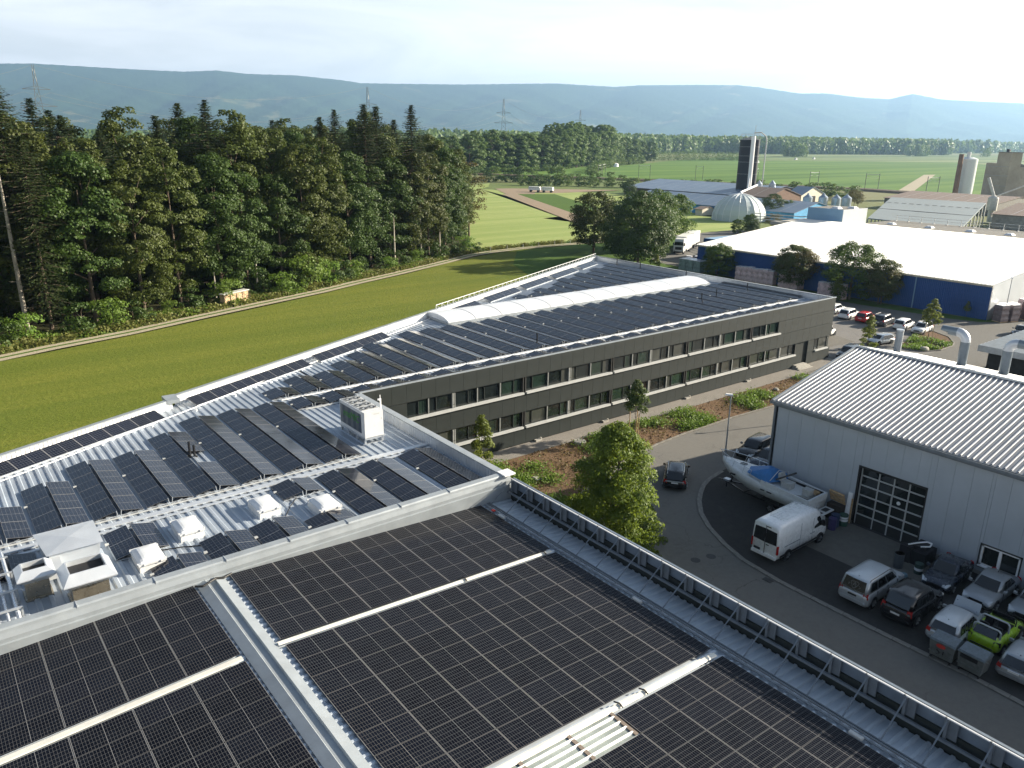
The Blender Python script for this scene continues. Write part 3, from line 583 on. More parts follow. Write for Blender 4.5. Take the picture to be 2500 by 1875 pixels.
# wire laid over the roof, small pads
wp=[(-6,45.6),(2,49.4),(4.7,50.7),(13.5,55.3),(23.5,60.6),(34,65.6),(41,69.3),(46,72.2)]
tag(MB().tube([(x,y,ZR+.16) for x,y in wp],.03,6).build('lightning_wire',white),'thin white wire running diagonally across the ribbed roof','wire')
for i in range(13):
    x=1+i*3.4; y=49.0+.49*(x-1.2); tag(MB().cyl((x,y,ZR),(x,y,ZR+.16),.09,n=8).build('wire_support',white),'small white wire holder, %s from the left'%ORD[i],'wire holder','holders of the roof wire')
cb=mat('black cable',(.01,.01,.01),.5)
tag(MB().tube([(7.4,31.6,7.33),(7.7,31.45,7.3),(8.0,31.55,7.34),(8.35,31.75,7.32),(8.7,31.75,7.22),(9.1,31.95,7.2)],.05,8).build('cable',cb),'thick black cable crossing the ridge duct between two arrays','cable')
tag(MB().tube([(7.2,36.1,7.12),(8.0,35.9,7.1),(8.5,35.6,7.12),(9.2,35.3,7.1),(9.9,35.5,7.12)],.03,6).build('cable',cb),'black cable lying between the left rooflights','cable')
tag(MB().tube([(14.6,37.7,7.1),(13.9,36.9,7.1),(13.3,36.0,7.1)],.025,6).build('cable',cb),'black cable running down from the single panel pair','cable')
for i,(x,y) in enumerate(((22.3,25.8),(18.6,15.7),(17.3,15.7),(17.6,25.85))):
    tag(MB().tube([(x-.05,y+.2,zr(x)+.06),(x+.03,y,zr(x)+.08),(x,y-.2,zr(x)+.05)],.03,6).build('cable',cb),'short black cable looped over a bright folded strip, %s'%['near the rail','beside the rooflight gap, right one','beside the rooflight gap, left one','in the middle of the upper strip'][i],'cable')
for i,(x,y) in enumerate(((23.0,20.2),(23.0,9.9),(23.0,30.2))): tag(MB().box(x-.06,y-.25,6.47,x+.1,y+.25,6.56).build('combiner_box',lgrey),'small grey junction box at the edge of the near array, %s'%['middle one','lowest one','uppermost one'][i],'junction box')
tag(MB().box(23.0,30.9,6.5,23.15,31.1,6.56).build('red_clamp',redp),'small red clamp near the parapet corner at the array edge','clamp')
# pipe bundle at the left edge
t=thing('pipe_bundle','bundle of bright insulated pipes rising beside the exhaust hoods at the left edge','pipes',(.8,35,ZR))
for i,x in enumerate((-.35,-.02,.35,.72,1.08)):
    MB().tube([(x,33.0,7.15),(x,33.6,7.5),(x,36.5,7.55),(x,39.3,7.55)],.06 if i%2 else .085,8).build('pipe',mat('bright pipe jacket',(.72,.74,.76),.25,.6,.5,.08),t)
for y in (33.7,35.3,37.0,38.6): MB().box(-.6,y-.04,7.03,-.52,y+.04,7.62).box(1.2,y-.04,7.03,1.28,y+.04,7.62).box(-.6,y-.04,7.60,1.28,y+.04,7.68).build('pipe_rack',galv,t)
MB().box(-.8,32.7,7.05,1.15,33.2,7.35).build('connection_plate',white,t)
for i in range(4): MB().bar((-.5+.4*i,32.8,7.37),(-.25+.4*i,33.1,7.37),.04).build('slot',dark,t)
MB().cyl((1.35,32.85,7.1),(1.35,33.05,7.5),.12).build('valve',white,t)
# ---------------------------------------------------------------- grey workshop hall
HB=thing('workshop_hall','grey metal clad workshop hall with ribbed pitched roof and sectional door','building',(61.3,10,0))
hk=2.4/11.0; hz1=lambda x:7.42+hk*(x-50.0) if x<61.3 else 9.88-hk*(x-61.3)
rofg=mat('light grey ribbed roof',(.25,.255,.27),.5,.2,.5,.07,.8); ribw=mat('bright roof rib',(.50,.51,.52),.4,.25,.5,.04,2)
b=MB()
for xa,xb in ((49.95,61.3),(61.3,72.6)): b.poly([(xa,-14,hz1(xa)),(xb,-14,hz1(xb)),(xb,31.75,hz1(xb)),(xa,31.75,hz1(xa))])
b.build('roof_sheet',rofg,HB)
def rib(xa,xb): 
    m=MB(); L0=xb-xa; z0,z1=hz1(xa+1e-6)-hz1(xa+1e-6),hz1(xb-1e-6)-hz1(xa+1e-6)
    for (y0,h0),(y1,h1) in (((-.06,0),(-.035,.045)),((-.035,.045),(.035,.045)),((.035,.045),(.06,0))): m.poly([(0,y0,h0),(L0,y0,z1+h0),(L0,y1,z1+h1),(0,y1,h1)])
    return m
r1=rib(50.05,61.15).mesh('roof_rib',ribw); r2=rib(61.45,72.5).mesh('roof_rib',ribw); y=31.45
while y>-13:
    put('roof_rib',r1,HB,Vector((50.05,y,hz1(50.05)))-HB.location); put('roof_rib',r2,HB,Vector((61.45,y,hz1(61.45)))-HB.location); y-=.366
MB().poly([(61.05,-14,9.90),(61.3,-14,9.97),(61.3,31.8,9.97),(61.05,31.8,9.90)]).poly([(61.3,-14,9.97),(61.55,-14,9.90),(61.55,31.8,9.90),(61.3,31.8,9.97)]).build('ridge_capping',cap,HB)
b=MB(); 
for p,q in (((49.9,7.40),(61.3,9.9)),((61.3,9.9),(72.7,7.40))): b.poly([(p[0],31.7,p[1]+.07),(q[0],31.7,q[1]+.07),(q[0],31.85,q[1]+.07),(p[0],31.85,p[1]+.07)]); b.poly([(p[0],31.85,p[1]+.07),(q[0],31.85,q[1]+.07),(q[0],31.85,q[1]-.15),(p[0],31.85,p[1]-.15)]); b.poly([(p[0],31.7,p[1]+.07),(q[0],31.7,q[1]+.07),(q[0],31.7,q[1]-.05),(p[0],31.7,p[1]-.05)])
b.build('verge_trim',cap,HB)
MB().box(49.75,-14,7.20,49.95,31.85,7.24).box(49.72,-14,7.20,49.76,31.85,7.40).box(49.92,-14,7.22,49.96,31.85,7.42).box(50.0,-14,7.0,50.22,31.7,7.1).build('gutter',stm,HB)
MB().box(50.12,31.55,0,50.26,31.69,7.2).build('downpipe',stm,HB)
pan=mat('pale grey wall sheet',(.42,.46,.50),.5,.15,.5,.05,.7)
b=MB(); b.box(50.34,-14,0,50.5,31.6,7.15,0) if 0 else None
for y0,y1,z0,z1 in ((24.5,31.6,0,7.15),(-14,13.9,0,7.15),(16.1,19.96,0,7.15),(13.9,16.1,2.05,7.15),(13.9,16.1,0,.65),(19.96,24.5,4.35,7.15)): b.box(50.36,y0,z0,50.5,y1,z1)
b.build('wall',cladj,HB)
MB().box(50.3,31.45,0,72.2,31.6,7.1).poly([(50.3,31.6,7.1),(72.2,31.6,7.1),(61.3,31.6,9.75)]).box(72.1,-14,0,72.3,31.6,7.1).box(50.4,-14,0,72.3,-13.8,7.1).build('wall',pan,HB)
def wp_(y0,y1,z0,z1): MB().box(50.30,y0+.006,z0,50.36,y1-.006,z1).build('wall_panel',pan,HB)
ys=[31.6-1.093*i for i in range(42)]
for y1,y0 in zip(ys,ys[1:]):
    segs=[(y0,y1,.25,7.15)]
    for (a0,a1,z0,z1) in ((19.96,24.5,0,4.35),(13.9,16.1,.65,2.05)):
        ns=[]
        for s0,s1,u0,u1 in segs:
            if s1<=a0 or s0>=a1: ns.append((s0,s1,u0,u1)); continue
            if s0<a0: ns.append((s0,a0,u0,u1))
            if s1>a1: ns.append((a1,s1,u0,u1))
            m0,m1=max(s0,a0),min(s1,a1)
            if z1<u1: ns.append((m0,m1,z1,u1))
            if z0>u0: ns.append((m0,m1,u0,z0))
        segs=ns
    for s in segs:
        if s[1]-s[0]>.05: wp_(*s)
MB().box(50.28,-14,0,50.35,19.9,.25).box(50.28,24.5,0,50.35,31.6,.25).build('plinth',concrete,HB)
# sectional door with framed panes
dr=MB(); zs=[0,.78,1.5,2.25,3.0,3.72,4.32]; yc=[24.45,23.2,22.15,21.1,20.0]
for z in zs[1:]: dr.box(50.52,20.0,z-.045,50.60,24.45,z+.045)
for y in yc: dr.box(50.515,y-.035,.0,50.60,y+.035,4.32)
dr.box(50.53,20,0,50.6,24.45,.78,1).box(50.28,19.86,0,50.5,19.96,4.45,1).box(50.28,24.5,0,50.5,24.62,4.45,1).box(50.28,19.86,4.35,50.5,24.62,4.5,1)
door=dr.build('sectional_door',[lgrey,cladj],HB)
for z0,z1 in zip(zs[1:],zs[2:]):
    for y1,y0 in zip(yc,yc[1:]): MB().box(50.545,y0+.06,z0+.06,50.56,y1-.06,z1-.06).build('pane',glass,door)
MB().box(50.49,22.12,0,50.52,22.2,3.0).box(50.49,21.05,0,50.52,21.13,3.0).box(50.49,21.05,2.95,50.52,22.2,3.03).build('wicket_door',lgrey,door)
MB().cyl((50.53,21.65,2.62),(50.5,21.65,2.62),.13,n=14).build('round_sticker',white,door)
wf=MB().box(50.33,13.9,.65,50.42,14.0,2.05).box(50.33,16.0,.65,50.42,16.1,2.05).box(50.33,13.9,.65,50.42,16.1,.78).box(50.33,13.9,1.95,50.42,16.1,2.05).box(50.31,14.93,.65,50.42,15.1,2.05).box(50.2,13.85,.58,50.34,16.15,.66).build('window',white,HB)
for a_,c_ in ((14.02,14.92),(15.11,15.98)): MB().box(50.385,a_,.8,50.395,c_,1.94).build('pane',glass,wf)
MB().box(50.27,13.8,.5,50.31,16.2,.58).box(50.27,13.8,.58,50.31,13.88,2.15).box(50.27,16.12,.58,50.31,16.2,2.15).box(50.27,13.8,2.07,50.31,16.2,2.15).build('window_trim',cladj,HB)
# large bent exhaust pipes on the far slope
def bentpipe(label,x,y,h,r,horn,dirn,group='big galvanised pipes on the hall roof'):
    t=thing('exhaust_pipe',label,'exhaust pipe',(x,y,hz1(x)),0,group); 
    MB().cyl((0,0,-.3),(0,0,h),r,n=20).build('riser',mat('grey pipe sheet',(.20,.24,.27),.4,.5,.5,.1),t,local=True,smooth=False)
    pts=[]; R_=r*1.9
    b=MB(); rings=[]
    for k in range(7):
        a_=math.pi/2*k/6*(1.0); c=Vector((0,dirn*(R_-R_*math.cos(a_)),h+R_*math.sin(a_))); nrm=Vector((0,dirn*math.sin(a_),math.cos(a_)))
        u=Vector((1,0,0)); v=nrm.cross(u); rings.append([tuple(c+u*(r*1.04*math.cos(q*math.pi/10))+v*(r*1.04*math.sin(q*math.pi/10))) for q in range(20)])
    b.rings(rings,0,False); b.build('elbow',alu,t,local=True)
    c=Vector((0,dirn*R_,h+R_)); b=MB(); rr=[]
    for s,dz in ((0,0),(1,0)):
        rr.append([(r*math.cos(q*math.pi/10),c.y+dirn*(s*horn*(1 if math.sin(q*math.pi/10)>-.2 or horn<1 else .55)),c.z+r*math.sin(q*math.pi/10)) for q in range(20)])
    b.rings(rr,0,False); b.build('outlet',mat('grey pipe sheet',(.2,.24,.27)),t,local=True)
    MB().cyl((0,0,-.1),(0,0,.12),r*1.15,n=20).build('collar',galv,t,local=True)
bentpipe('large bent exhaust pipe on the hall roof with its horn pointing left',67.4,25.9,2.05,.36,1.25,1)
bentpipe('large bent exhaust pipe on the hall roof cut by the right picture edge',67.4,22.7,2.0,.36,3.2,-1)
t=thing('exhaust_stack','straight pale exhaust stack behind the hall ridge','exhaust stack',(66.8,31.0,8.3)); MB().cyl((0,0,-.2),(0,0,2.35),.30,n=18).build('stack_tube',cap,t,local=True); MB().cyl((0,0,2.3),(0,0,2.42),.33,n=18).build('rim',galv,t,local=True)
# flat canopy at the right edge
t=thing('canopy_building','low flat canopy roof with ribbed fascia at the right edge','canopy',(103,28,0))
MB().box(96,12,3.9,109,35.4,4.0).build('roof_sheet',mat('dull grey canopy sheet',(.13,.155,.175),.6,.1),t); b=MB()
for k in range(46): b.box(95.95,12+k*.51,3.3,96.0+.03*(k%2),12.51+k*.51,3.98)
for k in range(26): b.box(96+k*.5,35.4,3.3,96.5+k*.5,35.44+.03*(k%2),3.98)
b.build('fascia',galv,t); MB().box(97,12.5,0,108.5,34.6,3.3).build('wall',cladj,t)
for x,y in ((99.5,24.5),(99,18.5)): MB().rings([[(x-.6,y-.9,4.0),(x+.6,y-.9,4.0),(x+.6,y+.9,4.0),(x-.6,y+.9,4.0)],[(x-.45,y-.7,4.4),(x+.45,y-.7,4.4),(x+.45,y+.7,4.4),(x-.45,y+.7,4.4)]]).build('rooflight',skyl,t)
# ---------------------------------------------------------------- lamps
def lamp(label,x,y,h,rz,cat='street lamp'):
    t=thing('street_lamp',label,cat,(x,y,0),rz,None)
    MB().cyl((0,0,0),(0,0,h),.075,.05,n=8).cyl((0,0,0),(0,0,1.0),.1,n=8).build('pole',mat('grey pole',(.32,.35,.38),.5,.4),t,local=True)
    MB().rings([[(-.1,-.09,h),(.1,-.09,h),(.1,.09,h),(-.1,.09,h)]]*1+[[(-.14,-.12,h+.05),(.5,-.12,h+.1),(.5,.12,h+.1),(-.14,.12,h+.05)],[(-.1,-.08,h+.16),(.44,-.08,h+.2),(.44,.08,h+.2),(-.1,.08,h+.16)]]).build('lamp_head',white,t,local=True)
lamp('grey street lamp at the road bend beside the boat bow',52.45,37.3,5.75,2.5)

lamp('thin lamp post in front of the grey-white hall end at the right edge',132.2,46.0,6.7,.5)
lamp('street lamp beyond the hall gable that casts the thin shadow across the road',70.6,37.2,5.6,2.6)
# ---------------------------------------------------------------- vehicles (local x forward, origin at ground centre)
def paint(n,c,metal=.0,r=.28):
    m=mat(n,c,r,metal,.5,.04,2); b=m.node_tree.nodes['Principled BSDF']; b.inputs['Coat Weight'].default_value=.6; b.inputs['Coat Roughness'].default_value=.08; return m
P_white=paint('white car paint',(.82,.83,.82)); P_silver=paint('silver car paint',(.36,.38,.40),.5,.35); P_black=paint('black car paint',(.010,.010,.012),0,.2); P_red=paint('red car paint',(.50,.018,.018)); P_grey=paint('dark grey car paint',(.075,.08,.09),.4,.3); P_lime=paint('lime car paint',(.36,.56,.015)); P_blue=paint('dark blue car paint',(.03,.04,.06),.2,.25); P_lsil=paint('pale silver paint',(.50,.53,.55),.4,.35)
carglass=mat('car window glass',(.010,.012,.014),.04,0,.8,.2,3)
rimm=mat('wheel rim alloy',(.40,.41,.42),.35,.7)
tread=MB().cyl((0,-.1,0),(0,.1,0),1,n=20).mesh('tyre',dark)
rimb=MB().cyl((0,-.112,0),(0,.112,0),.62,n=14)
for k in range(5):
    a_=2*math.pi*k/5; rimb.bar((.12*math.cos(a_),.118,.12*math.sin(a_)),(.58*math.cos(a_),.118,.58*math.sin(a_)),.12,.01,1); rimb.bar((.12*math.cos(a_),-.118,.12*math.sin(a_)),(.58*math.cos(a_),-.118,.58*math.sin(a_)),.12,.01,1)
rimb=rimb.mesh('rim',[mat('rim shade',(.10,.10,.10),.5,.5),rimm])
def section(x,w,z0,z1,rd=.10,tumble=.06):
    h=z1-z0; s=[(-w*.82,z0),(-w*.97,z0+.10),(-w,z0+h*.35),(-w,z0+h*.62),(-w+tumble*.5,z1-rd),(-w+tumble+rd*.8,z1),(w-tumble-rd*.8,z1),(w-tumble*.5,z1-rd),(w,z0+h*.62),(w,z0+h*.35),(w*.97,z0+.10),(w*.82,z0)]
    return [(x,y,z) for y,z in s]
def vehicle(name,label,cat,loc,rz,pt,Ln=4.3,W=1.78,H=1.46,kind='hatch',wr=.32,group=None,plate=True,rails=False,spoiler=False,sunroof=False,boxy=0,ghp=None,belt=None,hoodz=None,rear_label=None,decal=False,roofm=None,deckz=None,ovh=(.82,.85)):
    t=thing(name,label,cat,loc,rz,group); w=W/2; hb=belt or H*.62; F_=Ln/2; Rr=-Ln/2
    hz_=hoodz or hb*.93; x_wb,x_rf,x_rr,x_rb=ghp or {'hatch':(F_-1.15,F_-1.75,Rr+.45,Rr+.10),'wagon':(F_-1.2,F_-1.8,Rr+.55,Rr+.12),'suv':(F_-1.15,F_-1.75,Rr+.5,Rr+.12),'sedan':(F_-1.25,F_-1.95,Rr+1.45,Rr+.75),'mpv':(F_-.95,F_-1.75,Rr+.35,Rr+.06)}[kind]
    dz=deckz or hb
    st=[(Rr,w*.80,.42,dz*.80),(Rr+.05,w*.90,.30,dz*.90),(Rr+.22,w*.98,.20,dz),(x_rb+.3,w,.19,dz if kind=='sedan' else hb),(0,w,.19,hb),(x_wb,w*.99,.19,hb),(x_wb+(F_-x_wb)*.55,w*.97,.19,hb+(hz_-hb)*.6),(F_-.25,w*.92,.20,hz_*.92),(F_-.06,w*.82,.28,hz_*.80),(F_,w*.72,.38,hz_*.62)]
    b=MB(); b.rings([section(x,ww,z0,z1,.10+.03*(1-boxy)) for x,ww,z0,z1 in st]); b.build('body',pt,t,local=True,smooth=True)
    # greenhouse: pillars and roof in body colour, panes let in
    bw=w*.90; tw=w*(.74+.12*boxy); zr_=H
    def ring(z,f,xf,xb,wd): 
        return [(xb,-wd*.94,z),(xb+.25,-wd,z),((xf+xb)/2,-wd*1.01,z),(xf-.3,-wd*.98,z),(xf,-wd*.86,z),(xf+.06,0,z+.0),(xf,wd*.86,z),(xf-.3,wd*.98,z),((xf+xb)/2,wd*1.01,z),(xb+.25,wd,z),(xb,wd*.94,z),(xb-.05,0,z)]
    mixf=lambda a_,c_,k:a_+(c_-a_)*k
    R=[]
    for k,z in ((0,hb-.06),(.45,mixf(hb,zr_,.45)),(.86,mixf(hb,zr_,.88)),(1,zr_-.02)): R.append(ring(z,0,mixf(x_wb,x_rf,k),mixf(x_rb,x_rr,k),mixf(bw,tw,k**1.15)))
    R.append([(p[0]*.9+.1*(x_rf+x_rr)/2,p[1]*.72,zr_+.018) for p in R[-1]])
    MB().rings(R,0,True).build('roof',roofm or pt,t,local=True,smooth=True)
    def pane(nm,pts,m=carglass,off=.012): MB().poly(pts).build(nm,m,t,local=True)
    def P(k,side,fx): # point on side at height k, fx 0 rear..1 front
        z=mixf(hb,zr_,k); xb=mixf(x_rb,x_rr,k)+.18; xf=mixf(x_wb,x_rf,k)-.22; return (mixf(xb,xf,fx),side*(mixf(bw,tw,k**1.15)*1.025+.012),z)
    lo,hi=.10,.86
    for sd in (-1,1):
        for f0,f1 in ((.03,.28),(.31,.62),(.65,.97)):
            q=[P(lo,sd,f0),P(lo,sd,f1),P(hi,sd,f1),P(hi,sd,f0)]; pane('side_window',q if sd<0 else q[::-1])
    def E_(k,front,s): 
        z=mixf(hb,zr_,k); x=(mixf(x_wb,x_rf,k)+.045+.035*(1-abs(s))) if front else (mixf(x_rb,x_rr,k)-.035-.03*(1-abs(s))); return (x,s*mixf(bw,tw,k**1.15)*.80,z)
    for nm,fr in (('windscreen',True),('rear_window',False)):
        b=MB()
        for s0,s1 in ((-1,0),(0,1)): b.poly([E_(.07,fr,s0),E_(.07,fr,s1),E_(.90,fr,s1),E_(.90,fr,s0)])
        b.build(nm,carglass,t,local=True)
    for x in (F_-ovh[0],Rr+ovh[1]):
        for sd in (-1,1):
            MB().cyl((x,sd*(w-.22),wr+.01),(x,sd*(w+.004),wr+.01),wr+.065,n=20).build('wheel_arch',black,t,local=True)
            wh=put('wheel',tread,t,(x,sd*(w-.095),wr),(0,0,0),(wr,1,wr)); put('rim',rimb,wh,(0,0,0))
    for sd in (-1,1):
        MB().rings([[(F_-.42,sd*w*.93,hz_*.80),(F_-.10,sd*w*.76,hz_*.72),(F_-.12,sd*w*.50,hz_*.73),(F_-.12,sd*w*.52,hz_*.84),(F_-.40,sd*w*.90,hz_*.91)],[(F_-.40,sd*w*.96,hz_*.80),(F_-.03,sd*w*.80,hz_*.70),(F_-.01,sd*w*.50,hz_*.71),(F_-.06,sd*w*.52,hz_*.84),(F_-.36,sd*w*.93,hz_*.92)]]).build('headlight',lampg,t,local=True)
        z0,z1=(.78,1.18) if kind in('mpv','suv','wagon') else (.70,.98); z1=min(z1,dz)
        MB().rings([[(Rr+.06,sd*w*.66,z0),(Rr+.24,sd*w*.95,z0),(Rr+.26,sd*w*.90,z1),(Rr+.12,sd*w*.68,z1)],[(Rr-.01,sd*w*.66,z0),(Rr+.09,sd*w*.955,z0),(Rr+.14,sd*w*.91,z1),(Rr+.05,sd*w*.68,z1)]]).build('tail_light',tail,t,local=True)
        MB().rings([[(x_wb-.32,sd*(w-.02),hb+.02),(x_wb-.18,sd*(w-.02),hb+.02),(x_wb-.18,sd*(w-.02),hb+.14),(x_wb-.32,sd*(w-.02),hb+.16)],[(x_wb-.36,sd*(w+.17),hb+.03),(x_wb-.2,sd*(w+.17),hb+.03),(x_wb-.2,sd*(w+.17),hb+.16),(x_wb-.36,sd*(w+.17),hb+.18)]]).build('wing_mirror',pt if pt is not P_white else P_white,t,local=True)
        for xh in (.35,-.6): MB().box(xh,sd*(w-.01),hb*.86,xh+.18,sd*(w+.02),hb*.86+.03).build('door_handle',pt,t,local=True)
        b=MB(); 
        for xs_ in (-.05,x_wb-.35,Rr+1.15): b.box(xs_,sd*(w-.03),.35,xs_+.012,sd*(w+.003),hb-.06)
        b.build('door_gap',black,t,local=True)
        if rails: MB().tube([(x_rr+.1,sd*tw*.95,zr_-.02),(x_rr+.2,sd*tw*.93,zr_+.05),(x_rf-.3,sd*tw*.93,zr_+.05),(x_rf-.1,sd*tw*.95,zr_-.02)],.02,6).build('roof_rail',black,t,local=True)
    MB().box(F_-.10,-w*.5,.40,F_+.005,w*.5,.55).box(F_-.14,-w*.42,hz_*.66,F_-.01,w*.42,hz_*.76).build('grille',black,t,local=True)
    MB().rings([section(Rr-.03,w*.80,.36,.56,.05,.0),section(Rr+.2,w*.985,.28,.60,.05,.0)]).build('bumper',pt,t,local=True)
    MB().box(Rr-.012,-.26,.66 if kind!='mpv' else .74,Rr+.04,.26,.77 if kind!='mpv' else .85).build('licence_plate',white if plate else black,t,local=True)
    if spoiler: MB().rings([[(x_rr-.22,-tw*.8,zr_-.05),(x_rr-.22,tw*.8,zr_-.05),(x_rr+.05,tw*.8,zr_-.01),(x_rr+.05,-tw*.8,zr_-.01)],[(x_rr-.22,-tw*.8,zr_-.02),(x_rr-.22,tw*.8,zr_-.02),(x_rr+.05,tw*.8,zr_+.02),(x_rr+.05,-tw*.8,zr_+.02)]]).build('spoiler',pt,t,local=True)
    MB().cyl((x_rr+.25,0,zr_),(x_rr+.12,0,zr_+.09),.03,.008,6).build('aerial',black,t,local=True)
    if sunroof: MB().poly([(x_rr+.5,-tw*.6,zr_+.025),(x_rf-.25,-tw*.6,zr_+.025),(x_rf-.25,tw*.6,zr_+.025),(x_rr+.5,tw*.6,zr_+.025)]).build('glass_roof',carglass,t,local=True)
    return t
def heading(a_): return math.radians(a_)
# yard
v=vehicle('passenger_car','black compact car with white roof stripes driving round the road bend','car',(45.75,37.0,-.025),heading(38),P_black,4.35,1.80,1.50,'hatch',.33)
for sd in (-1,1): MB().tube([(-1.95,sd*.60,1.38),(-1.4,sd*.62,1.52),(.1,sd*.63,1.55),(.6,sd*.66,1.40)],.035,6).build('roof_trim',lgrey,v,local=True)
MB().box(-2.19,-.7,.80,-2.10,.7,.86).build('chrome_strip',lgrey,v,local=True)
vehicle('passenger_car','black car half hidden behind the hall corner, farther of the two','car',(55.6,36.5,-.025),heading(187),P_black,4.3,1.8,1.48,'hatch',.32)
vehicle('passenger_car','dark blue car half hidden behind the hall corner, nearer the boat','car',(54.6,34.3,-.025),heading(178),P_blue,4.4,1.8,1.45,'sedan',.32)
vehicle('minivan','silver minivan with a floral crest decal on its dark rear window','minivan',(42.75,19.0,0),heading(0),P_lsil,4.75,1.9,1.78,'mpv',.34,plate=False,rails=True,boxy=.6,belt=1.08)
mv=bpy.data.objects['minivan']; dm=mat('white decal film',(.55,.55,.55),.5); b=MB()
for k in range(14):
    a0=2*math.pi*k/14; r_=.22+.05*math.sin(3*a0); a1=a0+.5; r2=.22+.05*math.sin(3*a1); f=lambda a_,r:(-2.265+.0,r*math.cos(a_),1.42+r*.85*math.sin(a_))
    b.bar(f(a0,r_),f(a1,r2),.025,.012)
for p,q in (((-.08,1.30),(.0,1.52)),((.0,1.52),(.08,1.32)),((-.1,1.45),(.1,1.38)),((-.05,1.55),(.12,1.5)),((-.34,1.38),(-.26,1.42)),((.26,1.36),(.36,1.40)),((.3,1.3),(.38,1.33)),((-.3,1.3),(-.4,1.34))): b.bar((-2.262,p[0],p[1]),(-2.262,q[0],q[1]),.03,.012)
b.rot(0); o=b.build('crest_decal',dm,mv,local=True)
for i_,vv in enumerate(o.data.vertices): vv.co.x=-2.35+(vv.co.z-1.08)/.70*.29-.035+.0
vehicle('passenger_car','black boxy off-road car parked between the minivan and the silver hatchback','off-road car',(42.75,16.55,0),heading(0),P_black,4.3,1.85,1.80,'suv',.38,boxy=.9,belt=1.12)
vehicle('passenger_car','very dark sedan parked against the hall wall in deep shade','car',(47.9,16.9,0),heading(184),P_blue,4.3,1.75,1.42,'sedan',.31,plate=False)
vehicle('passenger_car','silver sedan facing the yard below the hall window','car',(48.15,14.45,0),heading(180),P_silver,4.45,1.78,1.44,'sedan',.31,plate=False)
vehicle('passenger_car','pale silver three door hatchback with a raised bonnet behind the left bin','car',(42.6,14.05,0),heading(2),P_lsil,4.15,1.76,1.45,'hatch',.32,plate=False,spoiler=True)
bo=bpy.data.objects[[o.name for o in bpy.data.objects if o.name.startswith('passenger_car')][-1]]
MB().rings([[(1.0,-.68,.98),(1.05,.68,.98),(1.35,.66,1.55),(1.3,-.66,1.55)],[(1.04,-.68,.96),(1.09,.68,.96),(1.42,.62,1.56),(1.38,-.62,1.56)]]).build('raised_bonnet',P_silver,bo,local=True)
vehicle('passenger_car','silver car with a large dark rear window at the lower right picture edge','car',(42.3,10.45,0),heading(3),P_silver,4.0,1.7,1.42,'hatch',.31)
vehicle('passenger_car','silver car cut by the right picture edge beside the lime car','car',(48.7,12.2,0),heading(180),P_silver,4.4,1.76,1.42,'sedan',.31)
# lime open car
t=thing('convertible_car','lime green open-top car with grey roll bars behind the two waste bins','car',(43.75,12.45,0),0)
w=.83; b=MB(); b.rings([section(x,ww,z0,z1,.1) for x,ww,z0,z1 in ((-1.9,w*.82,.4,.78),(-1.85,w*.93,.3,.90),(-1.6,w,.22,.96),(-.6,w,.2,.95),(.6,w,.2,.93),(1.2,w*.98,.2,.88),(1.75,w*.9,.22,.72),(1.88,w*.78,.35,.55))]); b.build('body',P_lime,t,local=True,smooth=True)
MB().poly([(-1.35,-.62,.965),(.62,-.62,.95),(.62,.62,.95),(-1.35,.62,.965)]).build('cabin_floor',black,t,local=True)
for x,y in ((-.75,-.33),(-.75,.33),(.0,-.33),(.0,.33)): MB().box(x-.25,y-.22,.8,x+.2,y+.22,1.02).box(x-.28,y-.22,.95,x-.16,y+.22,1.35).build('seat',black,t,local=True)
def arch(x,wd,z,r=.045): return [(x,-wd,.95),(x+.02,-wd,z-.12),(x+.03,-wd+.12,z),(x+.03,wd-.12,z),(x+.02,wd,z-.12),(x,wd,.95)]
MB().tube(arch(-1.45,.66,1.42),.05,8).build('roll_bar',P_lsil,t,local=True); MB().tube(arch(-.45,.70,1.50),.045,8).build('roll_bar',P_lsil,t,local=True); MB().tube(arch(.55,.68,1.40),.03,8).build('windscreen_frame',black,t,local=True)
MB().poly([(-1.72,-.58,.98),(-1.72,.58,.98),(-1.48,.52,1.36),(-1.48,-.52,1.36)]).build('rear_window',carglass,t,local=True); MB().poly([(.75,-.6,.95),(.75,.6,.95),(.58,.56,1.37),(.58,-.56,1.37)]).build('windscreen',carglass,t,local=True)
for sd in (-1,1):
    MB().rings([[(-1.86,sd*.52,.66),(-1.70,sd*.82,.66),(-1.68,sd*.82,.92),(-1.84,sd*.52,.92)],[(-1.92,sd*.54,.66),(-1.72,sd*.85,.66),(-1.70,sd*.84,.92),(-1.88,sd*.54,.92)]]).build('tail_light',black,t,local=True)
    for x in (-1.2,1.15): MB().cyl((x,sd*.6,.31),(x,sd*.835,.31),.36,n=18).build('wheel_arch',black,t,local=True); wh=put('wheel',tread,t,(x,sd*.745,.3),(0,0,0),(.3,1,.3)); put('rim',rimb,wh)
    MB().box(.55,sd*.80,.92,.72,sd*.98,1.06).build('wing_mirror',black,t,local=True)
MB().box(-1.93,-.55,.42,-1.86,.55,.48).build('bumper_slot',black,t,local=True)
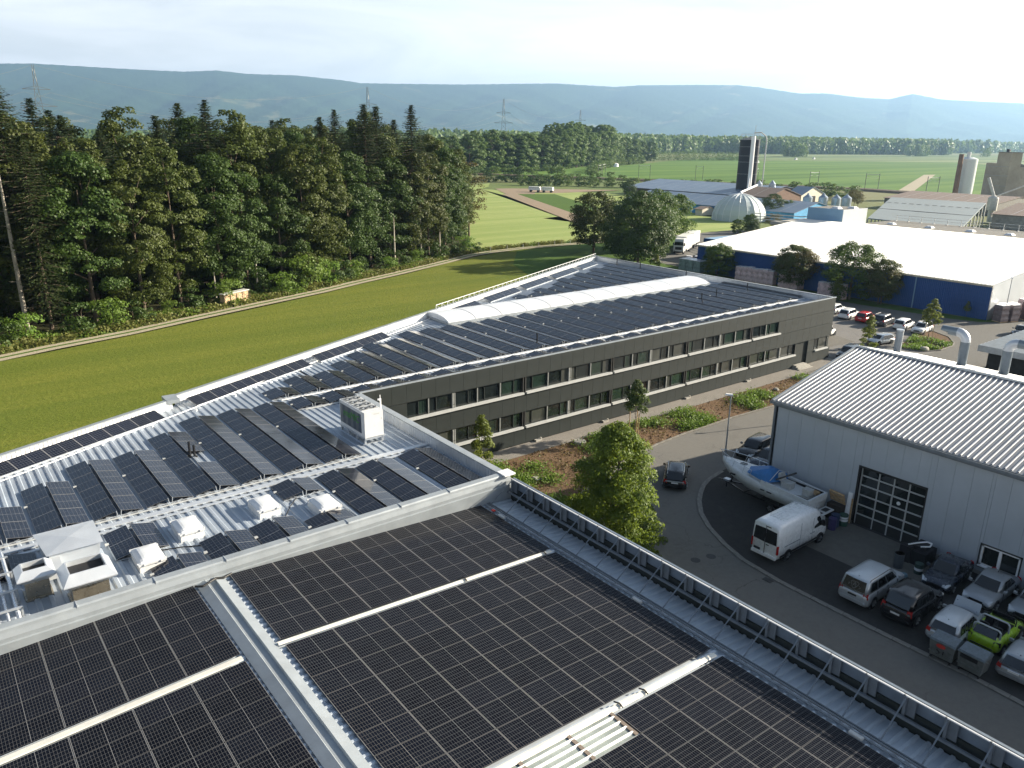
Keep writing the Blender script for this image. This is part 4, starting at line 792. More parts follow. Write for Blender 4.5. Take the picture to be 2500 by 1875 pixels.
# panel van
t=thing('panel_van','white high-roof panel van with dark rear windows beside the boat','van',(43.75,25.3,0),math.radians(.5))
S=lambda x,w0,z0,z1,rd=.16,tm=.12:section(x,w0,z0,z1,rd,tm)
b=MB(); b.rings([S(-3.0,.93,.45,2.50),S(-2.94,.97,.32,2.62),S(-2.6,.98,.28,2.66),S(0,.985,.28,2.68),S(1.2,.985,.28,2.66),S(1.75,.97,.28,2.50),S(2.2,.96,.28,1.95,.12,.18),S(2.45,.95,.28,1.42,.12,.14),S(2.85,.90,.30,1.22,.12,.1),S(3.0,.78,.40,1.0,.1,.1)]); b.build('body',P_white,t,local=True,smooth=True)
MB().poly([(1.82,-.74,2.40),(2.35,-.84,1.66),(2.37,0,1.72),(1.86,0,2.44)]).poly([(1.86,0,2.44),(2.37,0,1.72),(2.35,.84,1.66),(1.82,.74,2.40)]).build('windscreen',carglass,t,local=True)
for sd in (-1,1):
    q=[(1.15,sd*.997,1.35),(2.15,sd*.985,1.35),(1.95,sd*.965,1.82),(1.75,sd*.935,2.1),(1.15,sd*.955,2.1)]; MB().poly(q if sd<0 else q[::-1]).build('side_window',carglass,t,local=True)
    MB().box(-2.7,sd*.985,.45,2.4,sd*1.0,.60).build('sill_trim',black,t,local=True)
    MB().box(-2.3,sd*.99,1.1,-.55,sd*1.004,1.14).box(.95,sd*.99,.4,.965,sd*1.003,2.2).box(-.5,sd*.99,.4,-.485,sd*1.003,2.3).box(1.0,sd*.99,1.1,1.2,sd*1.02,1.14).box(.7,sd*.99,1.1,.9,sd*1.02,1.14).build('door_line',stm,t,local=True)
    MB().box(2.0,sd*.98,1.35,2.12,sd*1.22,1.75).build('wing_mirror',black,t,local=True)
    for x in (-1.75,2.05): MB().cyl((x,sd*.75,.36),(x,sd*.995,.36),.42,n=20).build('wheel_arch',black,t,local=True); wh=put('wheel',tread,t,(x,sd*.90,.35),(0,0,0),(.35,1,.35)); put('rim',rimb,wh)
    MB().box(-3.03,sd*.88,.75,-2.9,sd*.985,1.35).build('tail_light',tail,t,local=True)
    MB().poly([(-3.03,sd*.02,1.32),(-3.03,sd*.86,1.36),(-3.0,sd*.80,2.24),(-3.0,sd*.02,2.28)][::-sd]).build('rear_window',carglass,t,local=True)
MB().box(-3.03,-.012,.5,-2.98,.012,2.4).box(-3.04,-.3,1.15,-3.0,-.1,1.2).box(-3.03,-.35,2.42,-2.95,.05,2.47).box(-3.06,.3,.62,-2.98,.75,.76).build('rear_trim',black,t,local=True); MB().box(-3.1,-.9,.35,-2.95,.9,.52).build('bumper',P_white,t,local=True)
b=MB()
for k in range(5): b.box(-1.9,-.55+.25*k,2.672,.9,-.43+.25*k,2.695)
b.build('roof_rib',P_white,t,local=True)
# motor boat on trailer
t=thing('motor_boat','weathered white cabin cruiser with a blue tarp over its windscreen','boat',(48.1,30.2,0),math.radians(90))
hullm=mat('weathered white gelcoat',(.62,.64,.64),.4,0,.5,.08,1.5,dirt=.5,dcol=(.30,.30,.27)); 
def hs(x,w_,zk,zc,zg): return [(x,0,zk),(x,-w_*.72,zc),(x,-w_*.92,zc+(zg-zc)*.5),(x,-w_,zg),(x,-w_*.86,zg+.05),(x,0,zg+.09),(x,w_*.86,zg+.05),(x,w_,zg),(x,w_*.92,zc+(zg-zc)*.5),(x,w_*.72,zc)]
MB().rings([hs(-4.1,1.22,.72,1.0,1.78),hs(-2.6,1.28,.66,.95,1.84),hs(-.6,1.30,.64,.98,1.95),hs(1.2,1.22,.70,1.12,2.08),hs(2.6,.92,.92,1.4,2.2),hs(3.6,.48,1.32,1.78,2.3),hs(4.15,.07,1.95,2.1,2.38)]).build('hull',hullm,t,local=True,smooth=True)
for x0,x1 in ((-4.06,-.75),): MB().box(x0+.2,-1.0,1.86,x1,1.0,1.90).build('cockpit_floor',mat('stained deck',(.34,.33,.29),.8,0,.2,.3,3,dirt=.5,dcol=(.12,.11,.09)),t,local=True)
b=MB(); 
for sd in (-1,1): b.rings([[(-4.0,sd*1.24,1.78),(-.2,sd*1.30,1.95),(-.2,sd*1.12,1.95),(-4.0,sd*1.04,1.78)],[(-4.0,sd*1.22,2.06),(-.2,sd*1.26,2.3),(-.2,sd*1.16,2.3),(-4.0,sd*1.08,2.06)]])
b.box(-4.12,-1.2,1.75,-3.95,1.2,2.08).build('coaming',hullm,t,local=True)
b=MB()
for sd in (-1,1): b.box(-3.9,sd*.99,1.9,-.9,sd*1.05,2.08)
b.box(-3.94,-1.0,1.9,-3.88,1.0,2.08).build('dark_liner',black,t,local=True)
MB().rings([[(-.5,-1.05,2.0),(3.0,-.72,2.1),(3.9,-.10,2.3),(3.9,.10,2.3),(3.0,.72,2.1),(-.5,1.05,2.0)],[(-.3,-.85,2.42),(2.3,-.5,2.38),(3.3,-.08,2.42),(3.3,.08,2.42),(2.3,.5,2.38),(-.3,.85,2.42)]]).build('cabin_deck',hullm,t,local=True)
MB().box(2.0,-.2,2.40,2.45,.2,2.46).build('deck_hatch',carglass,t,local=True)
tarp=mat('blue tarpaulin',(.035,.17,.42),.5,0,.4,.12,3,.8,8)
MB().rings([[(-.95,-1.30,1.98),(1.3,-1.12,2.2),(1.6,0,2.44),(1.2,1.0,2.35),(-.6,1.28,2.2),(-1.1,.2,2.2)],[(-.8,-1.1,2.42),(.4,-.8,2.72),(.45,0,2.88),(.25,.75,2.82),(-.35,1.05,2.65),(-.6,.1,2.9)],[(-.5,-.4,2.75),(-.2,-.3,2.92),(-.1,0,3.0),(-.15,.5,2.98),(-.35,.7,2.85),(-.5,.1,3.0)]]).build('tarpaulin',tarp,t,local=True)
for sd in (-1,1):
    pr=[(.9,sd*1.08,2.15),(.8,sd*1.05,2.65),(2.4,sd*.85,2.78),(3.7,sd*.42,2.88),(4.45,sd*.0,2.92)]; b=MB().tube(pr,.022,6)
    for p,q in (((1.6,sd*1.02,2.15),(1.5,sd*.97,2.7)),((2.7,sd*.80,2.22),(2.5,sd*.83,2.79)),((3.6,sd*.42,2.3),(3.5,sd*.48,2.86)),((4.1,sd*.08,2.36),(4.2,sd*.14,2.9))): b.cyl(p,q,.018,n=6)
    b.build('bow_rail',galv,t,local=True)
    MB().box(-1.2,sd*1.285,1.55,-.8,sd*1.31,1.63).box(-.6,sd*1.29,1.56,-.25,sd*1.315,1.64).box(2.2,sd*1.0,1.75,2.6,sd*1.12,1.84).build('port_light',black,t,local=True)
MB().tube([(-.6,-1.1,2.2),(-.9,-1.0,2.7),(-1.3,-.9,2.3)],.03,6).tube([(-.7,.9,2.3),(-1.0,.3,3.1),(-1.2,-.3,2.9)],.025,6).build('windscreen_frame',galv,t,local=True)
cush=mat('grey vinyl',(.42,.43,.42),.6,0,.4,.15,4)
for x,y,s in ((-1.75,.15,1),(-3.3,.05,.8)): MB().box(x-.35*s,y-.35*s,1.9,x+.35*s,y+.35*s,2.3).box(x-.38*s,y-.36*s,2.3,x+.38*s,y+.36*s,2.42).build('seat_box',cush,t,local=True)
MB().rings([[(-1.35,-.2,2.42),(-1.35,.5,2.42),(-1.15,.5,2.42),(-1.15,-.2,2.42)],[(-1.2,-.15,2.95),(-1.2,.45,2.95),(-1.05,.45,2.95),(-1.05,-.15,2.95)]]).build('seat_back',cush,t,local=True)
MB().box(-1.22,-.05,2.6,-1.18,.35,2.75).build('seat_patch',carglass,t,local=True)
MB().cyl((-1.2,.95,2.6),(-2.1,-.2,3.15),.07,n=8).build('rolled_cover',black,t,local=True)
MB().box(-3.7,-.95,1.9,-3.3,-.5,2.05).bar((-3.8,-.6,2.0),(-3.2,-.8,2.1),.08).bar((-3.7,-.3,2.0),(-3.2,-.4,2.12),.06).build('loose_gear',wood,t,local=True)
MB().box(-4.85,-1.05,1.0,-4.15,1.05,1.08).build('swim_platform',hullm,t,local=True)
MB().box(-4.7,.1,1.08,-4.3,.8,1.09).box(-4.7,-.85,1.08,-4.3,-.2,1.09).build('platform_grid',black,t,local=True)
b=MB().tube([(-4.5,.45,1.08),(-4.5,.45,1.75),(-4.5,.75,1.75),(-4.5,.75,1.08)],.025,6); b.cyl((-4.5,.45,1.3),(-4.5,.75,1.3),.02,n=6).cyl((-4.5,.45,1.5),(-4.5,.75,1.5),.02,n=6); b.build('boarding_ladder',galv,t,local=True)
MB().rings([[(-4.2,-.25,.9),(-4.2,.25,.9),(-4.75,.16,.75),(-4.75,-.16,.75)],[(-4.3,-.1,.25),(-4.3,.1,.25),(-4.8,.06,.3),(-4.8,-.06,.3)]]).build('stern_drive',hullm,t,local=True)
t2=thing('boat_trailer','dark steel two-axle trailer carrying the cabin cruiser','trailer',(48.1,30.2,0),math.radians(90))
b=MB().bar((-3.9,-.75,.55),(1.5,-.75,.55),.1).bar((-3.9,.75,.55),(1.5,.75,.55),.1).bar((1.5,-.75,.55),(3.9,0,.5),.1).bar((1.5,.75,.55),(3.9,0,.5),.1)
for x in (-3.8,-2,0,1.4): b.bar((x,-.95,.6),(x,.95,.6),.09)
for x in (-3.2,-1.5,.3):
    for y in (-.75,.75): b.bar((x,y,.55),(x,y*.8,1.0),.07)
b.bar((3.2,0,.5),(3.1,0,1.4),.08).bar((3.9,0,.5),(4.4,0,.45),.08).cyl((3.6,0,0),(3.6,0,.5),.05,n=6); b.build('frame',black,t2,local=True)
MB().box(3.3,-.2,.55,3.8,.2,.7).build('winch_box',galv,t2,local=True)
for x in (-1.9,-1.15):
    for sd in (-1,1): wh=put('wheel',tread,t2,(x,sd*1.08,.34),(0,0,0),(.34,1,.34)); put('rim',rimb,wh)
for sd in (-1,1): MB().box(-2.4,sd*.96,.68,-.65,sd*1.2,.74).build('mudguard',black,t2,local=True)
# clutter by the hall wall
def pallet(nm,label,loc,rx):
    t=thing(nm,label,'pallet',loc); t.rotation_euler=rx
    for k in range(6): MB().box(-.6,-.4+k*.16-.05,.11,.6,-.4+k*.16+.05,.135).build('plank',wood,t,local=True)
    for y in (-.36,0,.36): MB().box(-.6,y-.05,.02,.6,y+.05,.11).build('plank',wood,t,local=True)
    for x in (-.55,0,.55): MB().box(x-.05,-.4,.0,x+.05,.4,.022).build('plank',wood,t,local=True)
    return t
pallet('timber_pallet','timber pallet leaning upright on the hall wall behind the boat stern',(49.75,25.6,1.75),(1.2,0,1.45))
tag(MB().box(49.6,25.1,0,50.2,26.2,1.2).build('dark_crate',mat('dark board',(.05,.04,.035),.8)),'dark crate under the leaning pallet by the hall wall','crate')
tag(MB().rings([[(49.95,24.70,0),(50.05,24.70,0),(50.05,25.0,0),(49.95,25.0,0)],[(50.15,24.70,2.3),(50.25,24.70,2.3),(50.25,25.0,2.3),(50.15,25.0,2.3)]]).build('white_board',white),'tall white board leaning on the hall wall beside the door','board')
tag(MB().box(50.1,24.60,0,50.2,24.68,1.9).build('wooden_batten',wood),'wooden batten standing next to the white board','batten')
def barrel(label,x,y,r,h,m,band=None,cat='barrel'):
    t=thing('barrel',label,cat,(x,y,0)); MB().cyl((0,0,0),(0,0,h),r,n=18).build('drum',m,t,local=True)
    for z in (h*.33,h*.66,h-.02): MB().cyl((0,0,z-.015),(0,0,z+.015),r*1.03,n=18).build('hoop',m,t,local=True)
    if band: MB().cyl((0,0,h*band[0]),(0,0,h*band[1]),r*1.012,n=18).build('band',band[2],t,local=True)
    return t
barrel('dark blue steel barrel behind the van beside the boat stern',48.9,25.05,.30,.9,mat('blue steel drum',(.04,.06,.12),.5))
barrel('blue barrel in front of the other near the van nose',48.3,24.9,.28,.85,mat('violet blue drum',(.05,.04,.13),.5))
barrel('green bucket with a white band beside the hall wall and white board',49.5,24.75,.30,.85,mat('green plastic',(.03,.09,.06),.5),(.45,.85,white),'bucket')
barrel('grey steel barrel with a pale lid in the dark corner by the sectional door',47.0,19.5,.30,1.0,mat('dark grey drum',(.07,.08,.09),.5),(.96,1.0,lgrey))
barrel('rusty rimmed green bucket with a white band near the dark sedan',47.3,18.35,.26,.7,mat('dark green plastic',(.03,.06,.05),.5),(.3,.6,white),'bucket')
t=thing('engine_parts','heap of dark machine parts with a white hose loop right of the sectional door','machine parts',(48.9,19.1,0))
MB().box(-.8,-.7,0,.8,.7,.95).box(-.5,-.4,.95,.6,.3,1.25).box(-.9,.2,0,-.4,.9,1.1).build('engine_block',mat('oily iron',(.03,.03,.035),.5,.4),t,local=True); MB().tube([(-.7,.5,1.2),(-.3,.1,1.35),(.1,-.3,1.45),(.2,-.55,1.4),(-.1,-.6,1.3),(-.5,-.2,1.25)],.05,8).build('hose_loop',white,t,local=True)
tag(MB().cyl((45.9,18.6,0),(45.9,18.6,.35),.28,.2,12).build('tarpaulin_bundle',mat('faded blue cloth',(.12,.2,.24),.8)),'small crumpled blue bundle at the nose of the minivan','bundle')
# waste containers
def bin4(label,x,y,rz,txt):
    t=thing('waste_container',label,'waste container',(x,y,0),rz,'steel waste containers beside the lime car')
    m=mat('scratched galvanised steel',(.20,.215,.21),.5,.5,.5,.25,3,dirt=.5,dcol=(.09,.10,.10))
    MB().rings([[(-.42,-.55,.2),(.42,-.55,.2),(.42,.55,.2),(-.42,.55,.2)],[(-.52,-.64,1.15),(.52,-.64,1.15),(.52,.64,1.15),(-.52,.64,1.15)]]).build('container_body',m,t,local=True)
    MB().rings([[(-.56,-.67,1.15),(.54,-.67,1.15),(.54,.67,1.15),(-.56,.67,1.15)],[(-.5,-.62,1.24),(.3,-.62,1.36),(.3,.62,1.36),(-.5,.62,1.24)]]).build('lid',mat('blue grey lid',(.12,.15,.17),.5,.3,.5,.3,5,dirt=.5,dcol=(.3,.31,.3)),t,local=True)
    for z in (.45,.7,.95): MB().box(-.51,-.6,z,-.46-.1*(.95-z)*-1,.6,z+.03).build('rib',m,t,local=True)
    for xx in (-.35,.35):
        for yy in (-.48,.48): MB().cyl((xx,yy-.03,.1),(xx,yy+.03,.1),.1,n=12).build('castor',dark,t,local=True)
    for yy in (-.64,.64): MB().cyl((-.2,yy,1.0),(-.2,yy*1.1,1.0),.03,n=8).build('lifting_pin',galv,t,local=True)
    if txt:
        cu=bpy.data.curves.new('painted_number','FONT'); cu.body='51'; cu.size=.52; cu.extrude=.004
        o=bpy.data.objects.new('n',cu); COL.objects.link(o); dg=bpy.context.evaluated_depsgraph_get(); dg.update(); me=bpy.data.meshes.new_from_object(o.evaluated_get(dg)); bpy.data.objects.remove(o); me.materials.clear(); me.materials.append(black)
        put('painted_number',me,t,(-.505,.28,.42),(math.pi/2-.1,0,-math.pi/2))
        b=MB(); b.cyl((-.545,.02,.98),(-.555,.02,.98),.16,n=10); o=b.build('red_sticker',redp,t,local=True); o.scale=(1,1.5,.75); o.location=(0,0,.22)
    else: MB().box(-.53,-.35,.85,-.50,.5,1.08).build('worn_sticker',black,t,local=True)
    return t
bin4('steel waste container with 51 painted on its front and a red sticker',39.75,13.4,.02,True)
bin4('steel waste container with a worn black sticker, right of the numbered one',39.85,12.0,-.03,False)
# parking lot
G='cars in the parking row before the blue hall'
vehicle('passenger_car','white estate car, first in the row of parked cars from the office','car',(114.9,61.6,-.02),heading(6),P_white,4.6,1.8,1.5,'wagon',.31,G,rails=True)
vehicle('passenger_car','red hatchback in the parking row','car',(114.7,58.8,-.02),heading(6),P_red,4.2,1.8,1.5,'hatch',.32,G)
vehicle('passenger_car','dark grey SUV in the parking row','car',(114.8,56.0,-.02),heading(6),P_grey,4.7,1.88,1.66,'suv',.36,G,rails=True,boxy=.4)
vehicle('passenger_car','white hatchback with black rear window, left of the last parked car','car',(115.0,53.0,-.02),heading(6),P_white,4.5,1.8,1.46,'hatch',.33,G)
vehicle('passenger_car','white estate car facing the camera at the end of the parking row','car',(114.5,50.1,-.02),heading(186),P_white,4.4,1.75,1.5,'wagon',.32,G,rails=True)
vehicle('passenger_car','white car mostly hidden behind the office corner, beyond the estate car','car',(116.8,65.0,-.02),heading(6),P_white,4.2,1.75,1.46,'hatch',.32,G)
vehicle('passenger_car','tiny white city car half hidden by the office corner','car',(101.2,57.2,-.02),heading(5),P_white,3.0,1.6,1.52,'hatch',.29,boxy=.3,ghp=(.75,.35,-1.25,-1.42),ovh=(.45,.5))
vehicle('passenger_car','grey hatchback parked at the near corner of the office','car',(92.7,49.0,-.02),heading(188),P_grey,4.3,1.8,1.48,'hatch',.33)
vehicle('passenger_car','dark grey coupe driving toward the canopy at the right','car',(125.0,40.9,-.02),heading(186),P_grey,4.3,1.8,1.4,'hatch',.33)
vehicle('passenger_car','silver car roof just visible behind the hall ridge by the planting island','car',(103.0,50.3,-.02),heading(170),P_lsil,4.2,1.75,1.3,'hatch',.31)
for i,(x,y,s) in enumerate(((104.3,44.9,.75),(110.5,49.0,.4))):
    b=MB(); rs=[]
    for k,(q,z) in enumerate(((.8,0),(1,.35),(.85,.7),(.4,.9))): rs.append([(q*math.cos(j*math.pi/5)*(1+.15*math.sin(j*2+k)),.75*q*math.sin(j*math.pi/5),z*.75) for j in range(10)])
    b.rings(rs); o=b.build('boulder',concrete,smooth=True); o.location=(x,y,-.05); o.scale=(s,s,s); tag(o,['dark grey boulder at the tip of the planting island','smaller pale stone on the planting island'][i],'boulder')
for i,(x,y,s) in enumerate(((36.6,43.6,.4),(37.2,43.3,.3),(59.6,46.5,.3),(73,46.2,.35))):
    b=MB(); b.rings([[(r_*math.cos(j*1.047)*(1+.2*math.sin(j*3+k)),r_*math.sin(j*1.047),z) for j in range(6)] for k,(r_,z) in enumerate(((.9,0),(1,.4),(.5,.8)))]); o=b.build('stone',concrete); o.location=(x,y,0); o.scale=(s,s,s); tag(o,['pale rock in the bed left of the tall yellow-green tree','smaller rock touching the pale rock in the bed','light stone in the middle of the planting bed','light stone in the bed toward the entrance'][i],'rock')
# lorry
t=thing('lorry','white articulated lorry with box trailer parked by the big trees','lorry',(150.2,125.4,-.02),math.radians(208))
lw=mat('white lorry panel',(.72,.73,.70),.4,0,.5,.04)
MB().rings([[(1.3,-1.22,.55),(1.3,1.22,.55),(3.5,1.22,.55),(3.5,-1.22,.55)],[(1.3,-1.22,2.7),(1.3,1.22,2.7),(3.45,1.2,2.2),(3.45,-1.2,2.2)],[(1.3,-1.15,3.75),(1.3,1.15,3.75),(2.9,1.05,3.55),(2.9,-1.05,3.55)]]).build('cab',lw,t,local=True)
MB().poly([(3.47,-1.08,2.15),(3.47,1.08,2.15),(3.22,1.02,2.95),(3.22,-1.02,2.95)]).build('windscreen',carglass,t,local=True); MB().box(3.48,-.8,1.1,3.53,.8,1.75).box(3.48,-1.15,.45,3.55,1.15,.7).build('grille',black,t,local=True)
for sd in (-1,1): MB().box(3.48,sd*.8,.75,3.54,sd*1.15,1.0).build('headlight',lampg,t,local=True); MB().box(3.2,sd*1.22,2.1,3.3,sd*1.5,2.7).build('wing_mirror',black,t,local=True); MB().poly([(1.9,sd*1.235,1.9),(3.1,sd*1.235,1.9),(2.95,sd*1.2,2.75),(1.9,sd*1.2,2.75)]).build('side_window',carglass,t,local=True)
MB().box(-6.5,-1.27,1.1,1.0,1.27,3.95).build('cargo_box',lw,t,local=True); MB().box(-15.6,-1.27,1.1,-7.4,1.27,3.95).build('trailer_box',lw,t,local=True); MB().box(-15.4,-.6,.7,3.0,.6,1.1).build('chassis',black,t,local=True)
for x in (2.6,-3.6,-4.9,-9.5,-13.5,-14.7):
    for sd in (-1,1): wh=put('wheel',tread,t,(x,sd*1.08,.5),(0,0,0),(.5,1.6,.5)); put('rim',rimb,wh)
for sd in (-1,1): MB().box(-6.3,sd*1.2,.6,-.2,sd*1.25,1.0).build('side_guard',lgrey,t,local=True)
# farm wagons in the field
for i,(x,y) in enumerate(((263.5,319.8),(267.2,313.8))):
    t=thing('farm_wagon','white box farm wagon on the brown field, %s one'%['left','right'][i],'wagon',(x,y,-.07),math.radians(-58),'white farm wagons in the field')
    MB().box(-3.0,-1.1,1.0,3.0,1.1,2.7).build('wagon_box',white,t,local=True); MB().box(-3.0,-1.15,2.1,3.0,-1.1,2.5).build('side_stripe',lgrey,t,local=True)
    for xx in (-2,2):
        for yy in (-.9,.9): put('wheel',tread,t,(xx,yy,.5),(0,0,0),(.5,1,.5))
    b=MB()
    for k in range(6): b.box(-2.9+k*1.15,-1.12,1.0,-2.83+k*1.15,-1.1,2.7)
    b.build('upright',black,t,local=True)
# ---------------------------------------------------------------- blue warehouse
blu=mat('blue trapezoidal cladding',(.018,.080,.27),.5,.1,.4,.10,.2,dirt=.15,dcol=(.05,.10,.2)); whr=mat('white membrane roof',(.66,.66,.63),.6,0,.3,.04,.1,dirt=.12,dcol=(.7,.68,.62)); ltb=mat('light blue cladding',(.22,.36,.50),.5,.1,.4,.08,.3)
BH=thing('blue_warehouse','huge blue clad warehouse with a low pitched white roof','building',(168,76,0))
b=MB(); z1=lambda x:5.5+3.3*(x-131)/38 if x<169 else 8.8-3.3*(x-169)/38
b.poly([(131,48,0),(207,48,0),(207,48,5.4),(169,48,8.7),(131,48,5.4)]); b.build('end_wall',mat('pale grey cladding',(.38,.41,.43),.5,.1,.4,.05,.3),BH)
MB().poly([(131,105,0),(131,105,5.4),(169,105,8.7),(207,105,5.4),(207,105,0)]).box(206.9,48,0,207,105,5.4).build('wall',blu,BH)
fr=MB().box(131.1,48,0,131.3,105,5.4)
for k in range(190): y=48.05+k*.3; fr.box(131.0,y,.1,131.1,y+.16,5.35)
fr.build('front_cladding',blu,BH)
for y in (59.5,101): MB().box(130.85,y,0,130.97,y+.14,5.4).build('downpipe',ltb,BH)
b=MB(); y=47.8
while y<105.2:
    for xa,xb in ((130.8,169),(169,207.2)):
        b.poly([(xa,y,z1(xa)),(xb,y,z1(xb)),(xb,y+.42,z1(xb)),(xa,y+.42,z1(xa))]); b.poly([(xa,y+.42,z1(xa)),(xb,y+.42,z1(xb)),(xb,y+.47,z1(xb)+.07),(xa,y+.47,z1(xa)+.07)]); b.poly([(xa,y+.47,z1(xa)+.07),(xb,y+.47,z1(xb)+.07),(xb,y+.60,z1(xb)),(xa,y+.60,z1(xa))])
    y+=.60
b.build('roof_sheet',whr,BH); MB().box(130.55,47.8,5.2,130.82,105.2,5.46).build('gutter',mat('buff gutter',(.42,.39,.31),.6),BH)
t=thing('loading_canopy','lower blue canopy block at the far left end of the blue warehouse','canopy',(150,111,0)); MB().box(147.5,105.3,3.0,163,116.8,4.5).box(148,106,0,162,116,3.0).build('canopy_body',blu,t); MB().box(147.6,105.3,4.5,163,116.7,4.56).build('roof_sheet',ltb,t)
t=thing('roof_annex','light blue and white box built on top behind the blue warehouse ridge','roof annex',(177,102,0))
MB().box(172.3,97.4,7.5,172.4,106.3,11.4).build('front_cladding',ltb,t); MB().box(172.4,97.3,7.5,183,97.4,11.35).build('end_wall',mat('pale grey cladding',(.52,.55,.57)),t); MB().box(172.4,97.4,7,183,106.3,11.3).build('wall',mat('grey felt roof',(.16,.15,.13),.9),t)
for i,(x,y) in enumerate(((175,100.6),(179,98.8))): MB().rings([[(x-1,y-1,11.3),(x+1,y-1,11.3),(x+1,y+1,11.3),(x-1,y+1,11.3)],[(x-.6,y-.6,11.75),(x+.6,y-.6,11.75),(x+.6,y+.6,11.75),(x-.6,y+.6,11.75)]]).build('rooflight',skyl,t)
felt=mat('grey felt roof',(.16,.15,.13)); t=thing('flat_roof_block','flat grey roofed block with a railing behind the white roof','building',(192,78,0))
MB().box(184.5,50,0,200,99,7.5).build('block',felt,t)
for y in (94,85,76,68,60): MB().rings([[(188.1,y-.9,7.5),(189.9,y-.9,7.5),(189.9,y+.9,7.5),(188.1,y+.9,7.5)],[(188.5,y-.5,7.9),(189.5,y-.5,7.9),(189.5,y+.5,7.9),(188.5,y+.5,7.9)]]).build('rooflight',skyl,t)
y=98
while y>51: MB().box(199.3,y-.05,7.5,199.4,y+.05,8.9).box(198.7,y-.2,7.5,199.4,y+.2,7.62).build('railing_post',lgrey,t); y-=3.1
MB().box(199.32,51,8.82,199.38,98.5,8.9).box(199.32,51,8.2,199.38,98.5,8.26).build('railing',lgrey,t)
t=thing('conveyor_gantry','pale flat pipes and gantry left of the light blue roof annex','gantry',(180,118,0)); 
for z in (7.6,8.3,9.0): MB().box(172,107,z,186,107.3,z+.14).bar((172,107,z),(178,125,z-.8),.2).build('gantry_rail',lgrey,t)
MB().box(172,106.6,6.5,190,116,7.2).build('block',concrete,t)
# pallet stacks
pkm=mat('shrink wrapped pink paper',(.58,.44,.44),.45,0,.5,.35,2.2,dirt=.6,dcol=(.62,.60,.60)); wrapt=mat('white shrink film',(.66,.65,.66),.3,0,.6,.1,3); pkd=mat('shrink wrapped brown goods',(.16,.12,.12),.4,0,.5,.3,1.5,dirt=.4,dcol=(.3,.2,.2)); crt=mat('green glass crates',(.20,.27,.25),.5,0,.5,.3,2.,dirt=.5,dcol=(.45,.5,.48))
def stack(label,x,y,rz,h,m,group,w=1.15,d=1.25,top=wrapt):
    t=thing('pallet_stack',label,'pallet stack',(x,y,0),rz,group); n=3
    for k in range(n):
        z0=.12+(h-.12)*k/n; z1_=.12+(h-.12)*(k+1)/n-.03; j=random.uniform(-.03,.03)
        MB().rings([[(-d/2+j,-w/2,z0),(d/2+j,-w/2,z0),(d/2+j,w/2,z0),(-d/2+j,w/2,z0)],[(-d/2-.03+j,-w/2-.03,(z0+z1_)/2),(d/2+.03+j,-w/2-.03,(z0+z1_)/2),(d/2+.03+j,w/2+.03,(z0+z1_)/2),(-d/2-.03+j,w/2+.03,(z0+z1_)/2)],[(-d/2+.05+j,-w/2+.04,z1_),(d/2-.05+j,-w/2+.04,z1_),(d/2-.05+j,w/2-.04,z1_),(-d/2+.05+j,w/2-.04,z1_)]]).build('wrapped_layer',m,t,local=True)
    MB().box(-d/2,-w/2,h-.06,d/2,w/2,h+.02).build('film_top',top,t,local=True); MB().box(-d/2,-w/2,.0,d/2,w/2,.12).build('pallet_base',wood,t,local=True)
for i in range(7): stack('pink and white wrapped stack, %s from the left in the long row'%ORD[i],129.3+.05*i,92.9-1.2*i,0,2.7+.08*(i%3),pkm,'wrapped pallet stacks by the blue wall')
for i in range(3): stack('pink and white wrapped stack of the middle group, %s from the left'%ORD[i],129.7,83.0-1.35*i,0,2.6,pkm,'wrapped pallet stacks by the blue wall',1.3,2.2)
for i in range(4): stack('pink and white wrapped stack beside the office corner, %s from the left'%ORD[i],128.0-.1*i,74.2-1.3*i,0,2.5+.05*i,pkm,'wrapped pallet stacks by the blue wall')
for i in range(6): stack('stack of greenish crates of glass, %s of two rows near the lorry road'%ORD[i],129.2+1.5*(i//3),106.8-1.9*(i%3),0,2.5,crt,'crates of glass near the lorry road',1.7,1.4)
for i in range(3): stack('low wrapped brown pallet beyond the crates of glass, %s from the left'%ORD[i],137+1.4*i,112-1.2*i,.5,1.8,pkd,'low pallets beyond the glass crates',1.2,1.2)
for i,(x,y,s,c) in enumerate(((131.8,46.4,1.1,pkd),(133.6,45.6,1.1,pkd),(136.8,44.3,1.2,pkd),(134.4,47.0,1,pkm),(136.2,46.4,1,pkm),(138.6,45.6,1.2,pkm),(140.5,44.6,1.3,pkm))): stack('dark wrapped stack with white top at the pale wall, %s'%['leftmost','second from the left','third, beyond the thin lamp post','fourth, standing behind','fifth, standing behind','sixth, pale one','rightmost pale one'][i],x,y,-.35,2.4*s,c,'dark wrapped stacks at the warehouse end',1.5,1.5)
